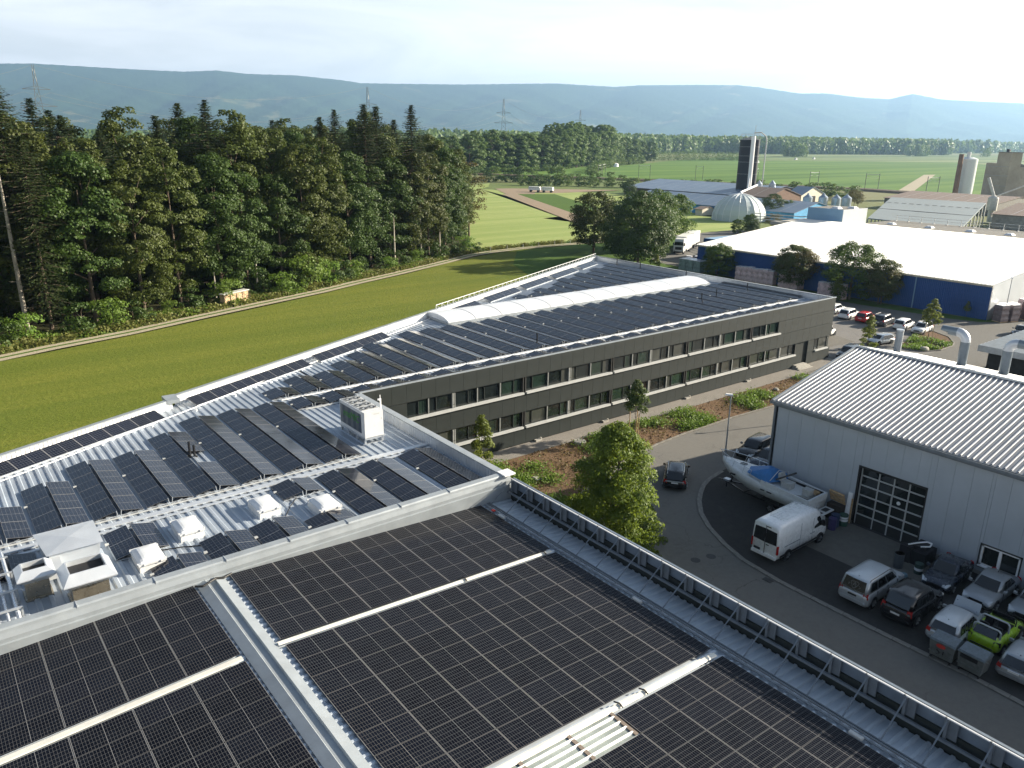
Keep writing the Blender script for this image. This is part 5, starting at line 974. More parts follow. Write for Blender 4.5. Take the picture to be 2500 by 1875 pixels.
# ---------------------------------------------------------------- farm
solr=mat('blue grey solar roof',(.15,.20,.27),.45,.1,.4,.03,.05); tile=mat('brown tile roof',(.20,.15,.12),.85); cream=mat('cream render',(.62,.58,.48),.85,0,.2,.05)
def barn(label,x0,xr,x1,y0,y1,ze,zr_,wm,rm,group=None):
    t=thing('barn',label,'barn',((x0+x1)/2,(y0+y1)/2,-.16)); MB().box(x0+.6,y0+.4,-.16,x1-.6,y1-.4,ze).poly([(x0+.6,y0+.4,ze),(x1-.6,y0+.4,ze),(xr,y0+.4,zr_-.1)]).poly([(x0+.6,y1-.4,ze),(xr,y1-.4,zr_-.1),(x1-.6,y1-.4,ze)]).build('wall',wm,t)
    for xa,za,xb,zb in ((x0,ze,xr,zr_),(xr,zr_,x1,ze)):
        b=MB().poly([(xa,y0,za),(xb,y0,zb),(xb,y1,zb),(xa,y1,za)]).poly([(xa,y1,za-.15),(xb,y1,zb-.15),(xb,y0,zb-.15),(xa,y0,za-.15)]).poly([(xa,y0,za-.15),(xb,y0,zb-.15),(xb,y0,zb),(xa,y0,za)]); 
        if xa==x0: b.poly([(xa,y0,za-.15),(xa,y0,za),(xa,y1,za),(xa,y1,za-.15)])
        b.build('roof',rm,t)
        n=int((y1-y0)/6)
        for k in range(1,n): y=y0+(y1-y0)*k/n; MB().poly([(xa,y-.07,za+.04),(xb,y-.07,zb+.04),(xb,y+.07,zb+.04),(xa,y+.07,za+.04)]).build('roof_joint',lgrey,t)
    return t
barn('long low barn with blue grey roof nearest the white dome',241.5,256,270.5,154,233,3.1,6.1,mat('bright blue boards',(.06,.30,.55),.7),solr)
barn('second long barn with blue grey roof behind the black silo',299,326,352,214,291,3.2,6.7,mat('dark barn boards',(.10,.08,.07),.9),solr)
t=barn('cream gabled farm building at the right end of the long barns',325.5,335.5,345.5,205,213.8,3.1,6.7,cream,solr); MB().box(333.5,204.9,-.1,337,205.35,2.6).build('door',black,t)
barn('brown roofed part of the barn between silo and cream gable',300,313,326,205,221,3.2,6.6,mat('brown boards',(.16,.10,.07),.9),tile)
barn('small brown roofed shed with two pale doors left of the white dome',234.5,238.5,242.5,187.5,191.5,2.1,3.0,cream,tile)
t=thing('dome_store','large white ribbed fabric dome below the black silo','dome',(233.5,170.5,-.16)); b=MB(); R_=9.2; N=20
def dm_(a_,k): z=9.0*math.sin(k)**.9 if k>0 else 0; r=R_*math.cos(k); return (r*math.cos(a_),r*math.sin(a_),z)
dome=mat('pale fabric dome',(.50,.56,.55),.5,0,.4,.05,.3)
for i in range(N):
    for k in range(8): b.poly([dm_(2*math.pi*i/N,k*math.pi/16),dm_(2*math.pi*(i+1)/N,k*math.pi/16),dm_(2*math.pi*(i+1)/N,(k+1)*math.pi/16),dm_(2*math.pi*i/N,(k+1)*math.pi/16)])
b.build('fabric',dome,t,local=True,smooth=True)
for i in range(N): MB().tube([tuple(c*1.006 for c in dm_(2*math.pi*i/N,k*math.pi/16)) for k in range(9)],.07,5).build('dome_rib',white,t,local=True)
MB().cyl((0,0,8.9),(0,0,9.5),.8,.3,12).build('dome_cap',white,t,local=True)
t=thing('tower_silo','tall black cylindrical silo with white conveyor tube and railing on top','silo',(316,228.5,-.16)); MB().cyl((0,0,0),(0,0,27.2),4.45,n=36).build('silo_shell',mat('black enamelled steel',(.008,.009,.016),.55,0,.25,.2,.1),t,local=True,smooth=False)
for z in (12,17.3,20,24,27.1): MB().cyl((0,0,z),(0,0,z+.07),4.47,n=36).build('hoop',lgrey,t,local=True)
MB().cyl((0,0,27.2),(0,0,28.2),4.4,1.0,24).build('silo_roof',mat('dark grey roof',(.12,.12,.12)),t,local=True)
MB().cyl((-4.35,-2.15,24.1),(-4.40,-2.2,24.1),.0001,n=3).build('mark',redp,t,local=True) if 0 else None
MB().rings([[(-3.05,-3.35,23.1),(-2.75,-3.6,23.1),(-2.75,-3.6,23.9),(-3.05,-3.35,23.9)],[(-3.1,-3.42,23.1),(-2.8,-3.67,23.1),(-2.8,-3.67,23.9),(-3.1,-3.42,23.9)]]).build('red_emblem',redp,t,local=True)
b=MB()
for k in range(16): a_=2*math.pi*k/16; b.cyl((4.3*math.cos(a_),4.3*math.sin(a_),27.2),(4.3*math.cos(a_),4.3*math.sin(a_),29.6),.05,n=4)
for z in (28.4,29.6): b.tube([(4.3*math.cos(2*math.pi*k/16),4.3*math.sin(2*math.pi*k/16),z) for k in range(17)],.05,4)
b.build('railing',lgrey,t,local=True); MB().cyl((.5,-2,27),(.5,-2,33.5),.09,n=5).build('mast',lgrey,t,local=True)
t2=thing('conveyor','long white grain conveyor rising from the dome past the black silo','conveyor',(234,171,9)); 
MB().tube([(234,171,9.2),(296,212,25.6)],1.0,10).build('tube',white,t2) if 0 else MB().tube([(311,223,1),(311.6,223.6,28.6)],.95,12).build('tube',white,t2)
MB().tube([(308.5,222,2),(311.2,223.2,14.5)],.3,6).tube([(234,171,9.2),(250,176,11.0)],.35,6).build('brace_tube',white,t2); MB().tube([(320,222.5,0),(320,222.5,27),(319.6,222.7,28.5),(317.6,224,30.2),(315,226,30)],.28,8).build('blower_pipe',lgrey,t2)
fs=mat('galvanised hopper',(.33,.38,.43),.35,.5,.5,.1,.6)
for i,(x,y,h,r) in enumerate(((277,171.6,7.6,1.75),(286.5,170.8,7.4,1.75),(291.5,168.2,7.0,1.75),(298,167.6,6.9,1.9))):
    t=thing('feed_silo','grey metal feed silo with conical top, %s of the four behind the light blue annex'%ORD[i],'silo',(x,y,-.16),0,'four metal feed silos'); MB().cyl((0,0,0),(0,0,h-1.4),r,n=20).cyl((0,0,h-1.4),(0,0,h-.2),r,.35,20).cyl((0,0,h-.2),(0,0,h+.2),.35,n=8).build('silo_body',fs,t,local=True)
for i,(x,y) in enumerate(((317,222),(323,219))): t=thing('feed_silo','small grey metal hopper beside the tall black silo, %s one'%['left','right'][i],'silo',(x,y,0),0,'small hoppers at the black silo'); MB().cyl((0,0,0),(0,0,7.6),1.5,n=16).cyl((0,0,7.6),(0,0,9.2),1.5,.2,16).build('silo_body',fs,t,local=True)
t=thing('open_shed','large pale grey single pitch shed roof behind the white warehouse roof','shed',(250,112,0))
b=MB(); A,B_,C_,D_=(226.5,120,5.0),(223.7,92.2,5.0),(281.4,110,8.0),(279.5,140.5,8.0); b.poly([A,B_,C_,D_]).poly([tuple(p[:2])+(p[2]-.3,) for p in (D_,C_,B_,A)]); b.poly([A,(A[0],A[1],4.7),(B_[0],B_[1],4.7),B_]).poly([B_,(B_[0],B_[1],4.7),(C_[0],C_[1],7.7),C_]); b.build('roof',mat('pale grey fibre cement',(.21,.245,.255),.8,0,.3,.06,.1),t)
lerp=lambda p,q,k:tuple(p[i]+(q[i]-p[i])*k for i in range(3))
MB().bar(lerp(A,D_,.42),lerp(B_,C_,.42),.3,.1).build('roof_joint',cladj,t)
for k in range(12): p=lerp(lerp(A,D_,.72),lerp(B_,C_,.72),(k+.5)/12); MB().box(p[0]-.25,p[1]-.7,p[2]+.03,p[0]+.25,p[1]+.7,p[2]+.06).build('roof_vent',cladj,t)
for k in range(7): p=lerp(B_,C_,k/6); q=lerp(A,D_,k/6); MB().box(p[0]-.15,p[1]-.15,0,p[0]+.15,p[1]+.15,p[2]-.3).box(q[0]-.15,q[1]-.15,0,q[0]+.15,q[1]+.15,q[2]-.3).build('post',lgrey,t)
mill=mat('stained mill concrete',(.38,.33,.25),.9,0,.2,.2,.12,.2,2,.5,(.17,.14,.11)); 
t=thing('mill_tower','old stained concrete mill tower with stepped top at the right edge','tower',(452,172,0)); u=Vector((.46,.888)); v=Vector((.888,-.46)); C0=Vector((446.4,167))
def blk(a0,a1,b0,b1,h,nm='tower_block',m=mill):
    P=[C0+u*a0+v*b0,C0+u*a1+v*b0,C0+u*a1+v*b1,C0+u*a0+v*b1]; MB().prism([tuple(p) for p in P],-.1,h).build(nm,m,t)
blk(0,8.6,0,6.5,22.4); blk(8.6,15.5,0,6.4,17.2); blk(-.15,8.7,-.15,6.7,22.55) if 0 else None
b=MB(); P=[C0+u*-.2+v*-.2,C0+u*8.8+v*-.2,C0+u*8.8+v*6.7,C0+u*-.2+v*6.7]; b.prism([tuple(p) for p in P],22.4,22.75); b.build('roof_slab',felt,t)
blk(0,8.5,6.5,10.5,15.6); b=MB(); P=[tuple(C0+u*a_+v*c_) for a_,c_ in ((0,6.5),(8.5,6.5),(8.5,10.6),(0,10.6))]; b.rings([[(x,y,15.6) for x,y in P],[(P[0][0],P[0][1],17.2),(P[1][0],P[1][1],17.2),(P[2][0],P[2][1],15.9),(P[3][0],P[3][1],15.9)]]); b.build('roof_slab',felt,t)
blk(2,12,10.5,30,13.5); p=C0+u*4.0+v*1.5; MB().box(p.x-.7,p.y-.7,22.7,p.x+.7,p.y+.7,24.2).build('chimney',dark,t)
for z in (6,11,15.5): b=MB(); P=[C0+u*-.05+v*-.06,C0+u*15.5+v*-.06,C0+u*15.5+v*0,C0+u*-.05+v*0]; b.prism([tuple(p) for p in P],z,z+.25); b.build('band',concrete,t)
tag(MB().cyl((415.5,177.5,0),(415.5,177.5,21.6),1.25,1.1,10).build('brick_chimney',mat('brown brick chimney',(.20,.13,.09),.9,0,.2,.3,.3)),'tall brown brick chimney in front of the white mill silo','chimney')
t=thing('mill_silo','tall white steel silo left of the concrete mill tower','silo',(424,177.5,0)); MB().cyl((0,0,0),(0,0,19.3),4.2,n=28).cyl((0,0,19.3),(0,0,20.2),4.2,2,28).cyl((-.5,0,20),(-.5,0,22.6),.9,n=12).build('silo_body',mat('white steel silo',(.60,.63,.62),.4,.1,.5,.05),t,local=True)
t=thing('dust_filter','cream dust filter hopper with pipes before the mill tower','filter',(306,117.5,0)); ft=mat('cream painted steel',(.58,.56,.48),.5); MB().cyl((0,0,0),(0,0,4),.9,n=12).cyl((0,0,4),(0,0,8.2),1.7,n=14).cyl((0,0,8.2),(0,0,9),1.7,.8,14).build('hopper',ft,t,local=True); MB().tube([(0,0,8.8),(.5,3,15)],.5,8).tube([(0,0,8.5),(16,-10,15.5)],.25,6).build('pipe',ft,t,local=True); MB().box(-1,-6,0,1.5,-.5,1.8).build('trough',ft,t,local=True)
barn('brown roofed mill shed at the right edge below the tower',284,305,326,85,109,4.5,7.2,concrete,tile)
barn('dark roofed low mill building between the grey shed and the tower',335,360,395,128,172,4.0,6.2,felt,tile)
barn('low rusty roofed building behind the railing of the flat block',214,224,234,60,93,2.6,4.2,felt,tile)
# railway with masts
t=MB(); rl=[(330,560),(371,455),(388,425),(402,390),(418,350),(434,300),(441,277),(449,246),(446,218),(447,192),(449,150),(452,90)]
emb=mat('railway embankment',(.10,.075,.05),.95,0,.1,.3,.3); b=MB(); strip(rl,-4,4,.75,b); strip(rl,4,8,.74,b); b2=MB(); strip(rl,-1.6,-1.5,1.0,b2); strip(rl,-.1,0,1.0,b2); strip(rl,1.6,1.7,1.0,b2); strip(rl,3.1,3.2,1.0,b2)
for (x0,y0),(x1,y1) in zip(rl,rl[1:]):
    d=(Vector((x1,y1))-Vector((x0,y0))).normalized(); n_=Vector((-d.y,d.x)); f=lambda p,o,z:(p[0]+n_.x*o,p[1]+n_.y*o,z)
    for o0,z0,o1,z1_ in ((-4,.75,-7,-.3),(8,.74,11,-.3)): b.poly([f((x0,y0),o0,z0),f((x1,y1),o0,z0),f((x1,y1),o1,z1_),f((x0,y0),o1,z1_)])
b.build('railway_embankment',emb,kind='structure'); b2.build('rails',mat('steel rail',(.3,.27,.25),.4,.7),kind='structure')
for i,(p,q) in enumerate((((437.5,271.2),(444.9,270)),((448.7,242.2),(452,236)),((438.4,202.2),(446,199.5)),((457.5,374.4),(454.9,365.7)),((435.7,398),(428,402)),((396.3,410.9),(404,416)),((422.8,430.9),(414,425)),((462.5,325.4),(454,321)))):
    t=thing('railway_mast','railway masts with white cross span, %s'%['right of the black silo','middle one right of the silo','nearest the chimney','first left of the silo','beyond the left end of the long barns','far left by the hedge','behind the far left one','hidden behind the silo'][i],'railway mast',(p[0],p[1],.7)); mm=mat('dark green mast',(.06,.08,.06),.6)
    for c in (p,q): MB().cyl((c[0],c[1],0),(c[0],c[1],9.6),.17,n=6).build('mast_pole',mm,t)
    MB().tube([(p[0],p[1],9.1),((p[0]+q[0])/2,(p[1]+q[1])/2,8.8),(q[0],q[1],9.1)],.12,5).bar((p[0],p[1],7.2),((p[0]*.7+q[0]*.3),(p[1]*.7+q[1]*.3),7.4),.12).bar((q[0],q[1],7.2),((q[0]*.7+p[0]*.3),(q[1]*.7+p[1]*.3),7.0),.12).build('cross_span',lgrey,t)
# tiny things in the far field
for i,(x,y) in enumerate(((905,640),(1150,742),(1230,760))): tag(MB().box(x-2.5,y-1.5,-.2,x+2.5,y+1.5,1.5).box(x-1,y-1.4,1.5,x+1.5,y+1.4,3).build('tractor',lgrey),'tiny pale farm vehicle far out on the fields, %s'%ORD[i],'tractor')
tag(MB().rings([[(590,590,0),(600,597,0),(602,594,0),(592,587,0)],[(592,590,3),(598,594,3.5),(600,593,3),(594,588,3)]]).build('sheeted_heap',white),'white sheeted heap at the end of the hedge','heap')
# ---------------------------------------------------------------- power line pylons
def pylon(label,azd,d,h):
    a_=math.radians(azd); x,y=d*math.cos(a_),d*math.sin(a_); t=thing('pylon',label,'pylon',(x,y,0),a_); pm=mat('pylon steel',(.20,.21,.20),.5,.4); b=MB(); W=lambda z:max(.4,4.2*(1-z/h)**.9)
    for sx in (-1,1):
        for sy in (-1,1): b.tube([(sx*W(z),sy*W(z),z) for z in (0,h*.25,h*.5,h*.75,h)],.13,4)
    n=14
    for k in range(n):
        z0,z1_=h*k/n,h*(k+1)/n
        for sx,sy,ex,ey in ((-1,-1,1,-1),(1,-1,1,1),(1,1,-1,1),(-1,1,-1,-1)): b.cyl((sx*W(z0),sy*W(z0),z0),(ex*W(z1_),ey*W(z1_),z1_),.07,n=3,caps=False); b.cyl((ex*W(z0),ey*W(z0),z0),(sx*W(z1_),sy*W(z1_),z1_),.07,n=3,caps=False)
    b.build('lattice',pm,t,local=True); b=MB()
    for z,L_ in ((h*.66,8.5),(h*.80,6.5)):
        for s in (-1,1): b.bar((0,0,z),(0,s*L_,z),.25).bar((0,0,z+1.6),(0,s*L_,z),.18)
    b.build('crossarm',pm,t,local=True); return (x,y,a_)
pl=[pylon('lattice pylon rising above the spruces at the far left',82.02,505,60),pylon('lattice pylon behind the spruce group in the middle of the forest',62.1,600,60),pylon('lattice pylon standing clear above the right-hand wood',52.78,735,60),pylon('small distant lattice pylon above the poplars',47.44,980,60)]
far_=(math.cos(math.radians(96))*470,math.sin(math.radians(96))*470,math.radians(96))
wm_=mat('aluminium wire',(.45,.45,.45),.4,.5); b=MB(); seq=[far_]+pl
for p,q in zip(seq,seq[1:]):
    for off,z in ((8.2,38),(-8.2,38),(6.2,46.5),(-6.2,46.5),(0,60)):
        P0=Vector((p[0]-off*math.sin(p[2]),p[1]+off*math.cos(p[2]),z)); Q0=Vector((q[0]-off*math.sin(q[2]),q[1]+off*math.cos(q[2]),z)); pts=[]
        for k in range(13): s=k/12; c=P0.lerp(Q0,s); c.z-=14*4*s*(1-s)*.9; pts.append(tuple(c))
        b.tube(pts,.05,3)
tag(b.build('power_lines',wm_),'sagging overhead power lines strung between the pylons','power lines')
# ---------------------------------------------------------------- trees
def quads(name,P,N,S,mats,asp=.8,idx=None):
    n=len(P); up=rng.normal(size=(n,3)); T=np.cross(N,up); T/=np.linalg.norm(T,axis=1)[:,None]+1e-9; B=np.cross(N,T); S=S[:,None]
    V=np.empty((n,4,3)); V[:,0]=P-T*S*.5; V[:,1]=P-B*S*.5*asp+N*S*.06; V[:,2]=P+T*S*.5; V[:,3]=P+B*S*.5*asp-N*S*.04
    return meshq(name,V,mats)
def meshq(name,V,mats):
    n=len(V); me=bpy.data.meshes.new(name); me.vertices.add(n*4); me.vertices.foreach_set('co',V.reshape(-1)); me.loops.add(n*4); me.loops.foreach_set('vertex_index',np.arange(n*4,dtype=np.int32)); me.polygons.add(n); me.polygons.foreach_set('loop_start',np.arange(0,n*4,4,dtype=np.int32)); me.polygons.foreach_set('loop_total',np.full(n,4,dtype=np.int32))
    me.materials.append(mats); me.update(calc_edges=True); return me
def unit(n): v=rng.normal(size=(n,3)); return v/np.linalg.norm(v,axis=1)[:,None]
ENV={'cone2':lambda h:np.clip((1-h)**.62*(.80+.5*h),0,1),'oval':lambda h:np.sqrt(np.clip(1-((h-.52)/.52)**2,0,1))*(.75+.25*(1-h)),'edge':lambda h:np.clip(np.sqrt(np.clip(1-((h-.45)/.56)**2,0,1)),.0,1),'round':lambda h:np.sqrt(np.clip(1-((h-.5)/.5)**2,0,1)),'column':lambda h:np.clip(np.minimum(h*6,1)*(1-h)**.45,0,1),'pyramid':lambda h:np.clip(np.minimum(h*5+.35,1)*(1-h)**.75+.02,0,1)}
def crown(name,H,R,z0,ncl,nlf,ls,m,env='oval',rc=.22,cl_in=.5,sq=1.):
    """leaf clumps spread through a crown envelope"""
    h=rng.random(ncl)**.85; f=ENV[env](h); a_=rng.random(ncl)*2*np.pi; r=(cl_in+(1-cl_in)*rng.random(ncl)**.6)*f*R*(.8+.3*rng.random(ncl))
    C=np.stack([r*np.cos(a_),r*np.sin(a_),z0+(H-z0)*h],1); cr_=R*rc*(.6+.8*rng.random(ncl))*(.55+.45*f)
    P=[];N=[]
    for c,q in zip(C,cr_):
        k=max(8,int(nlf*(q/(R*rc))**2)); u=unit(k); u[:,2]=np.where(u[:,2]<-.35,-u[:,2],u[:,2]); rad=q*(.62+.42*rng.random(k))[:,None]; p=c+u*rad*np.array([1,1,.72*sq]); o=c-np.array([0,0,z0+(H-z0)*.45]); o=o/(np.linalg.norm(o)+1e-6)
        nn=u*.65+o*.35+unit(k)*.55; nn/=np.linalg.norm(nn,axis=1)[:,None]; P.append(p);N.append(nn)
    P=np.concatenate(P);N=np.concatenate(N); return quads(name,P,N,ls*(.6+.8*rng.random(len(P))),m),C
def trunkmesh(name,H,z0,r,C,m,top=.8,lean=0):
    b=MB(); pts=[(lean*z*z/H/H,0,z) for z in (0,H*.25,H*.5,H*top)]; rr=[r,r*.75,r*.5,r*.15]
    for i in range(3): b.cyl(pts[i],pts[i+1],rr[i],rr[i+1],8,caps=False)
    for c in C[:: max(1,len(C)//9)]:
        z=max(z0*.8,min(c[2]*.75,H*top)); s=(0,0,z); b.cyl(s,((c[0])*.55,(c[1])*.55,(z+c[2])/2+.02*H),r*.32,r*.16,5,caps=False); b.cyl((c[0]*.55,c[1]*.55,(z+c[2])/2+.02*H),tuple(c),r*.16,r*.05,5,caps=False)
    return b.mesh(name,m,True)
bark=mat('bark',(.13,.10,.075),.9,0,.15,.3,2,.6,9); barkp=mat('pale bare trunk',(.40,.36,.30),.85,0,.2,.25,1.5)
Lf1=leafmat('forest leaves',(.020,.044,.008),(.062,.105,.018),(.042,.068,.012),.25)
Lf2=leafmat('olive leaves',(.030,.052,.009),(.088,.115,.020),(.060,.060,.015),.25)
Lf3=leafmat('needle foliage',(.018,.036,.012),(.050,.062,.018),(.012,.026,.012),.12)
Lf4=leafmat('yellow green leaves',(.055,.10,.012),(.20,.25,.028),(.055,.10,.015),.4)
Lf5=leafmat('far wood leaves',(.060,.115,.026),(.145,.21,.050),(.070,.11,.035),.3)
Lf6=leafmat('young tree leaves',(.075,.11,.018),(.16,.19,.035),(.09,.10,.02),.4)
Lf7=leafmat('brownish green leaves',(.06,.06,.016),(.12,.11,.032),(.08,.055,.018),.3)
Lw=leafmat('weed leaves',(.07,.14,.018),(.15,.24,.035),(.12,.15,.03),.35)
Lg=leafmat('long grass',(.10,.13,.028),(.19,.20,.055),(.16,.15,.05),.3)
def broad(H,R,z0f,ncl,nlf,ls,m,env,rc=.22,tr=.38,cl_in=.5,sq=1.): 
    c,C=crown('crown',H,R,H*z0f,ncl,nlf,ls,m,env,rc,cl_in,sq); return (c,trunkmesh('trunk',H,H*z0f,tr,C,bark))
def plant(name,label,pr,x,y,s=1.,rz=None,group=None,cat='tree',z=-.05,sz=None):
    t=thing(name,label,cat,(x,y,z),random.uniform(0,6.28) if rz is None else rz,group); t.scale=(s,s,sz or s); put('crown',pr[0],t); 
    if pr[1]: put('trunk',pr[1],t)
    return t
def conifer(H,R,n,m,z0f=.12,dens=1.):
    V=[]; z=H*z0f; b=MB().cyl((0,0,0),(0,0,H*.97),.36,.04,8,caps=False)
    lev=0
    while z<H*.985:
        k=(z-H*z0f)/(H*(1-z0f)); L0=min(R,.60*(H-z)**.97+.18); nb=int(6+3*(1-k)); 
        for i in range(nb):
            a_=2*math.pi*(i+random.random()*.7)/nb+lev; L_=L0*random.uniform(.55,1.2); dz=(-.30+.45*k*k)*L_; m_=int((6+L_*5.)*dens)
            dr=np.array([math.cos(a_),math.sin(a_),0.])
            for j in range(m_):
                s=(j+random.random())/m_; side=np.array([-dr[1],dr[0],0])*random.uniform(-1,1)*(.34*L_*(1-s)+.12); p=dr*L_*s+side+np.array([0,0,z+dz*s+.10*L_*s*s+random.uniform(-.12,.05)-abs(random.gauss(0,.12))]); q=.5*(.55+.5*(1-s))*random.uniform(.7,1.3)
                t_=dr*.8+side*.6+np.array([0,0,-.25]); t_/=np.linalg.norm(t_)+1e-9; w_=np.cross(t_,np.array([random.uniform(-.5,.5),random.uniform(-.5,.5),1.])); w_/=np.linalg.norm(w_)
                V.append([p-t_*q*.6,p-w_*q*.28,p+t_*q*.7,p+w_*q*.28])
            if L_>1.2 and i%2==0: b.cyl((0,0,z),(dr[0]*L_*.8,dr[1]*L_*.8,z+dz*.8),.05,.02,3,caps=False)
        z+=H*.021*(1+.35*random.random())*(1.15-.75*k); lev+=.7
    return (meshq('crown',np.array(V),m),b.mesh('trunk',bark))
FB1=[broad(26,6.1,.03,120,230,.38,Lf1,'edge',.30),broad(27,5.8,.05,125,215,.37,Lf2,'edge',.29),broad(24,6.3,.02,120,230,.38,Lf1,'edge',.29),broad(28,5.3,.07,125,200,.37,Lf2,'edge',.30),broad(25,5.9,.08,115,220,.37,Lf1,'edge',.30)]
SP=[conifer(34,4.6,0,Lf3,.10,1.2),conifer(33,3.9,0,Lf3,.16,1.1),conifer(30,4.8,0,Lf3,.14,1.2)]
TL=FB1
# front row of the forest edge, then deeper rows
edgeL=[(-50,90),(-20,102),(-4,110),(7,115.5),(15,119),(23,122.5),(31,125.5),(40,129.2),(48,131.5),(56,135.5),(64,139.5),(72,142.5),(81,146.5),(90,150),(98,155),(105,160),(112,167),(118,176),(125,188),(133,200),(143,215),(160,242),(178,270),(196,300)]
def resample(pts,step):
    out=[];acc=0
    for (x0,y0),(x1,y1) in zip(pts,pts[1:]):
        L_=math.hypot(x1-x0,y1-y0); s=(step-acc)%step if out else 0
        while s<L_: out.append((x0+(x1-x0)*s/L_,y0+(y1-y0)*s/L_,-(y1-y0)/L_,(x1-x0)/L_)); s+=step
        acc=(acc+L_)%step
    return out
tint=['dark green','olive green','bushy dark','slender olive','high-crowned dark']
def tall_here(x,y): return 1.0
fcount=0
GF='broadleaf trees of the forest'
for row,(off,step) in enumerate(((1.5,6.6),(8.5,7.4),(16,8),(24,9),(33,10),(43,11),(54,12))):
    for k,(x,y,nx_,ny_) in enumerate(resample(edgeL,step)):
        if row<2 and 2<x<16.5: continue
        px=x+nx_*(off+random.uniform(-1.6,1.6))+random.uniform(-1,1); py=y+ny_*(off+random.uniform(-1.6,1.6))
        if px<-45 or math.atan2(py,px)>math.radians(93): continue
        d=math.hypot(px,py); v=(k*2+row)%5; s=random.uniform(.78,1.06)*(1.0 if row else .94)
        if px>112: s*=.86
        if row>0: s*=1.03
        if row==0: lab='%s broadleaf tree, %s from the left in the forest front row'%(tint[v],ORD[min(29,fcount)]); fcount+=1
        else: lab='broadleaf tree inside the forest behind the front row'
        plant('broadleaf_tree',lab,FB1[v],px,py,s,group=GF+(' edge' if row==0 else ' interior'),sz=s*random.uniform(.92,1.04))
# named conifers, their places read from the silhouettes
def polar(az_,d): a_=math.radians(az_); return d*math.cos(a_),d*math.sin(a_)
for az_,d,h,v,lab in ((84.2,128,33.5,0,'tall ragged spruce at the far left picture edge'),(82.5,141,31.5,1,'spruce just right of the left edge, below the pylon'),(81.6,150,30,2,'third spruce from the left edge'),(75.7,150,29.5,2,'small pointed spruce between olive crowns'),(74.3,158,32,1,'narrow spruce standing alone above the canopy, left of the big one'),(72.65,146,32,0,'broad dark spruce with the most pointed silhouette in the left half'),(68.5,165,29.5,1,'small spruce tip between the two conifer groups'),(65.4,180,30.5,2,'leftmost bare-topped spruce of the middle group'),(64.4,168,31.6,0,'tall spruce left of the pylon in the middle group'),(62.4,165,32.8,1,'tallest spruce of the middle group, directly below the pylon'),(61.6,172,32.6,2,'spruce right of the pylon in the middle group'),(60.4,190,30.5,1,'small spruce between the two tallest ones on the right'),(59.2,175,33,0,'rightmost tall spruce of the middle group'),(83.3,122,26,0,'spruce with foliage down to the ground at the left edge'),(81.0,137,29,2,'spruce behind the bare pale trunk'),(79.0,134,27,0,'spruce right of the bare pale trunk')):
    x,y=polar(az_,d); pr=SP[v]; H0=(34,33,30)[v]; s=h/H0; plant('spruce_tree',lab,pr,x,y,s,group='spruces rising above the forest')
# dead and bare trunks
def bare(label,x,y,h,r,lx,ly,br=True):
    t=thing('bare_trunk',label,'tree trunk',(x,y,-.05)); b=MB().cyl((0,0,0),(lx*.5,ly*.5,h*.5),r,r*.7,8).cyl((lx*.5,ly*.5,h*.5),(lx,ly,h),r*.7,r*.25,8); b.build('trunk',barkp,t,local=True)
    if br:
        b=MB()
        for k in range(22): z=h*(.12+.8*k/22); a_=k*2.4; c=(lx*z/h,ly*z/h,z); b.cyl(c,(c[0]+1.3*math.cos(a_)*(1-.3*k/22),c[1]+1.3*math.sin(a_),z+.15),.04,.01,3)
        b.build('dead_branch',barkp,t,local=True)
bare('tall bare dead spruce trunk leaning at the left edge of the forest',11.6,123.5,25.5,.33,-.2,0)
bare('second thinner bare trunk at the very left picture edge',5.0,120.5,19,.3,-1.,0,False)
for i,(x,y,h) in enumerate(((47.3,132.4,7),(80.6,143.2,11),(90.5,149.0,15),(97.5,152.2,9),(38.5,127.2,5))): bare('pale trunk showing at the forest edge, %s'%['right of the woodpile','left of the middle of the wood','tallest one, below the high crown','near the forest corner','behind the woodpile'][i],x,y,h,.22,.2,.3,False)
lone=broad(20,5.2,.16,46,85,.34,Lf7,'oval',.30,.3,.45); plant('broadleaf_tree','loose yellowish tree leaning over the light field at the forest corner',lone,125,180,.98)
# right-hand wood beyond the fields, tree by tree
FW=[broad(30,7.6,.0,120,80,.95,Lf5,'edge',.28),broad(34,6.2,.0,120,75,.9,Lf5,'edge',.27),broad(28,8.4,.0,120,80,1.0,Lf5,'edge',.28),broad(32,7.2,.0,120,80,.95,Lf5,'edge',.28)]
wl=[(285,470,24,0),(300,480,26,2),(318,492,25,3),(334,500,27,0),(350,508,27,2),(366,516,29,3),(382,522,32,0),(398,528,31,3),(414,531,29,0),(430,533,30,2),(446,535,30,3),(462,538,31,0),(478,545,30,3),(492,556,34,1),(506,566,40,1),(519,576,42,1),(532,585,41,1),(546,596,42,1),(558,606,40,1),(571,617,41,3),(584,622,33,0),(600,634,31,2),(617,648,30,3),(634,664,33,0),(650,676,36,3),(664,686,42,2),(678,696,43,3),(694,708,42,0),(710,719,39,2),(726,727,34,0),(742,732,31,3),(758,737,29,2),(774,742,27,0),(790,747,26,2),(806,751,25,0),(822,752,24,2)]
for i,(x,y,h,v) in enumerate(wl):
    for q in range(2):
        H0=(30,34,28,32)[v]; s=h/H0*(1 if q==0 else .97); px,py=x+q*-9+random.uniform(-3,3),y+q*16+random.uniform(-3,3)
        lab=('tall pale poplar in the distant wood, %s tree from the left'%ORD[i%30] if v==1 and q==0 else 'tree in the second row of the distant wood' if q else 'rounded tree of the distant wood, %s from %s'%(ORD[i] if i<18 else ORD[35-i],'the left' if i<18 else 'its right end'))
        plant('poplar_tree' if v==1 else 'broadleaf_tree',lab,FW[v],px,py,s*(1.3 if v!=1 else 1.15),group='trees of the distant wood',z=-.2,sz=s)
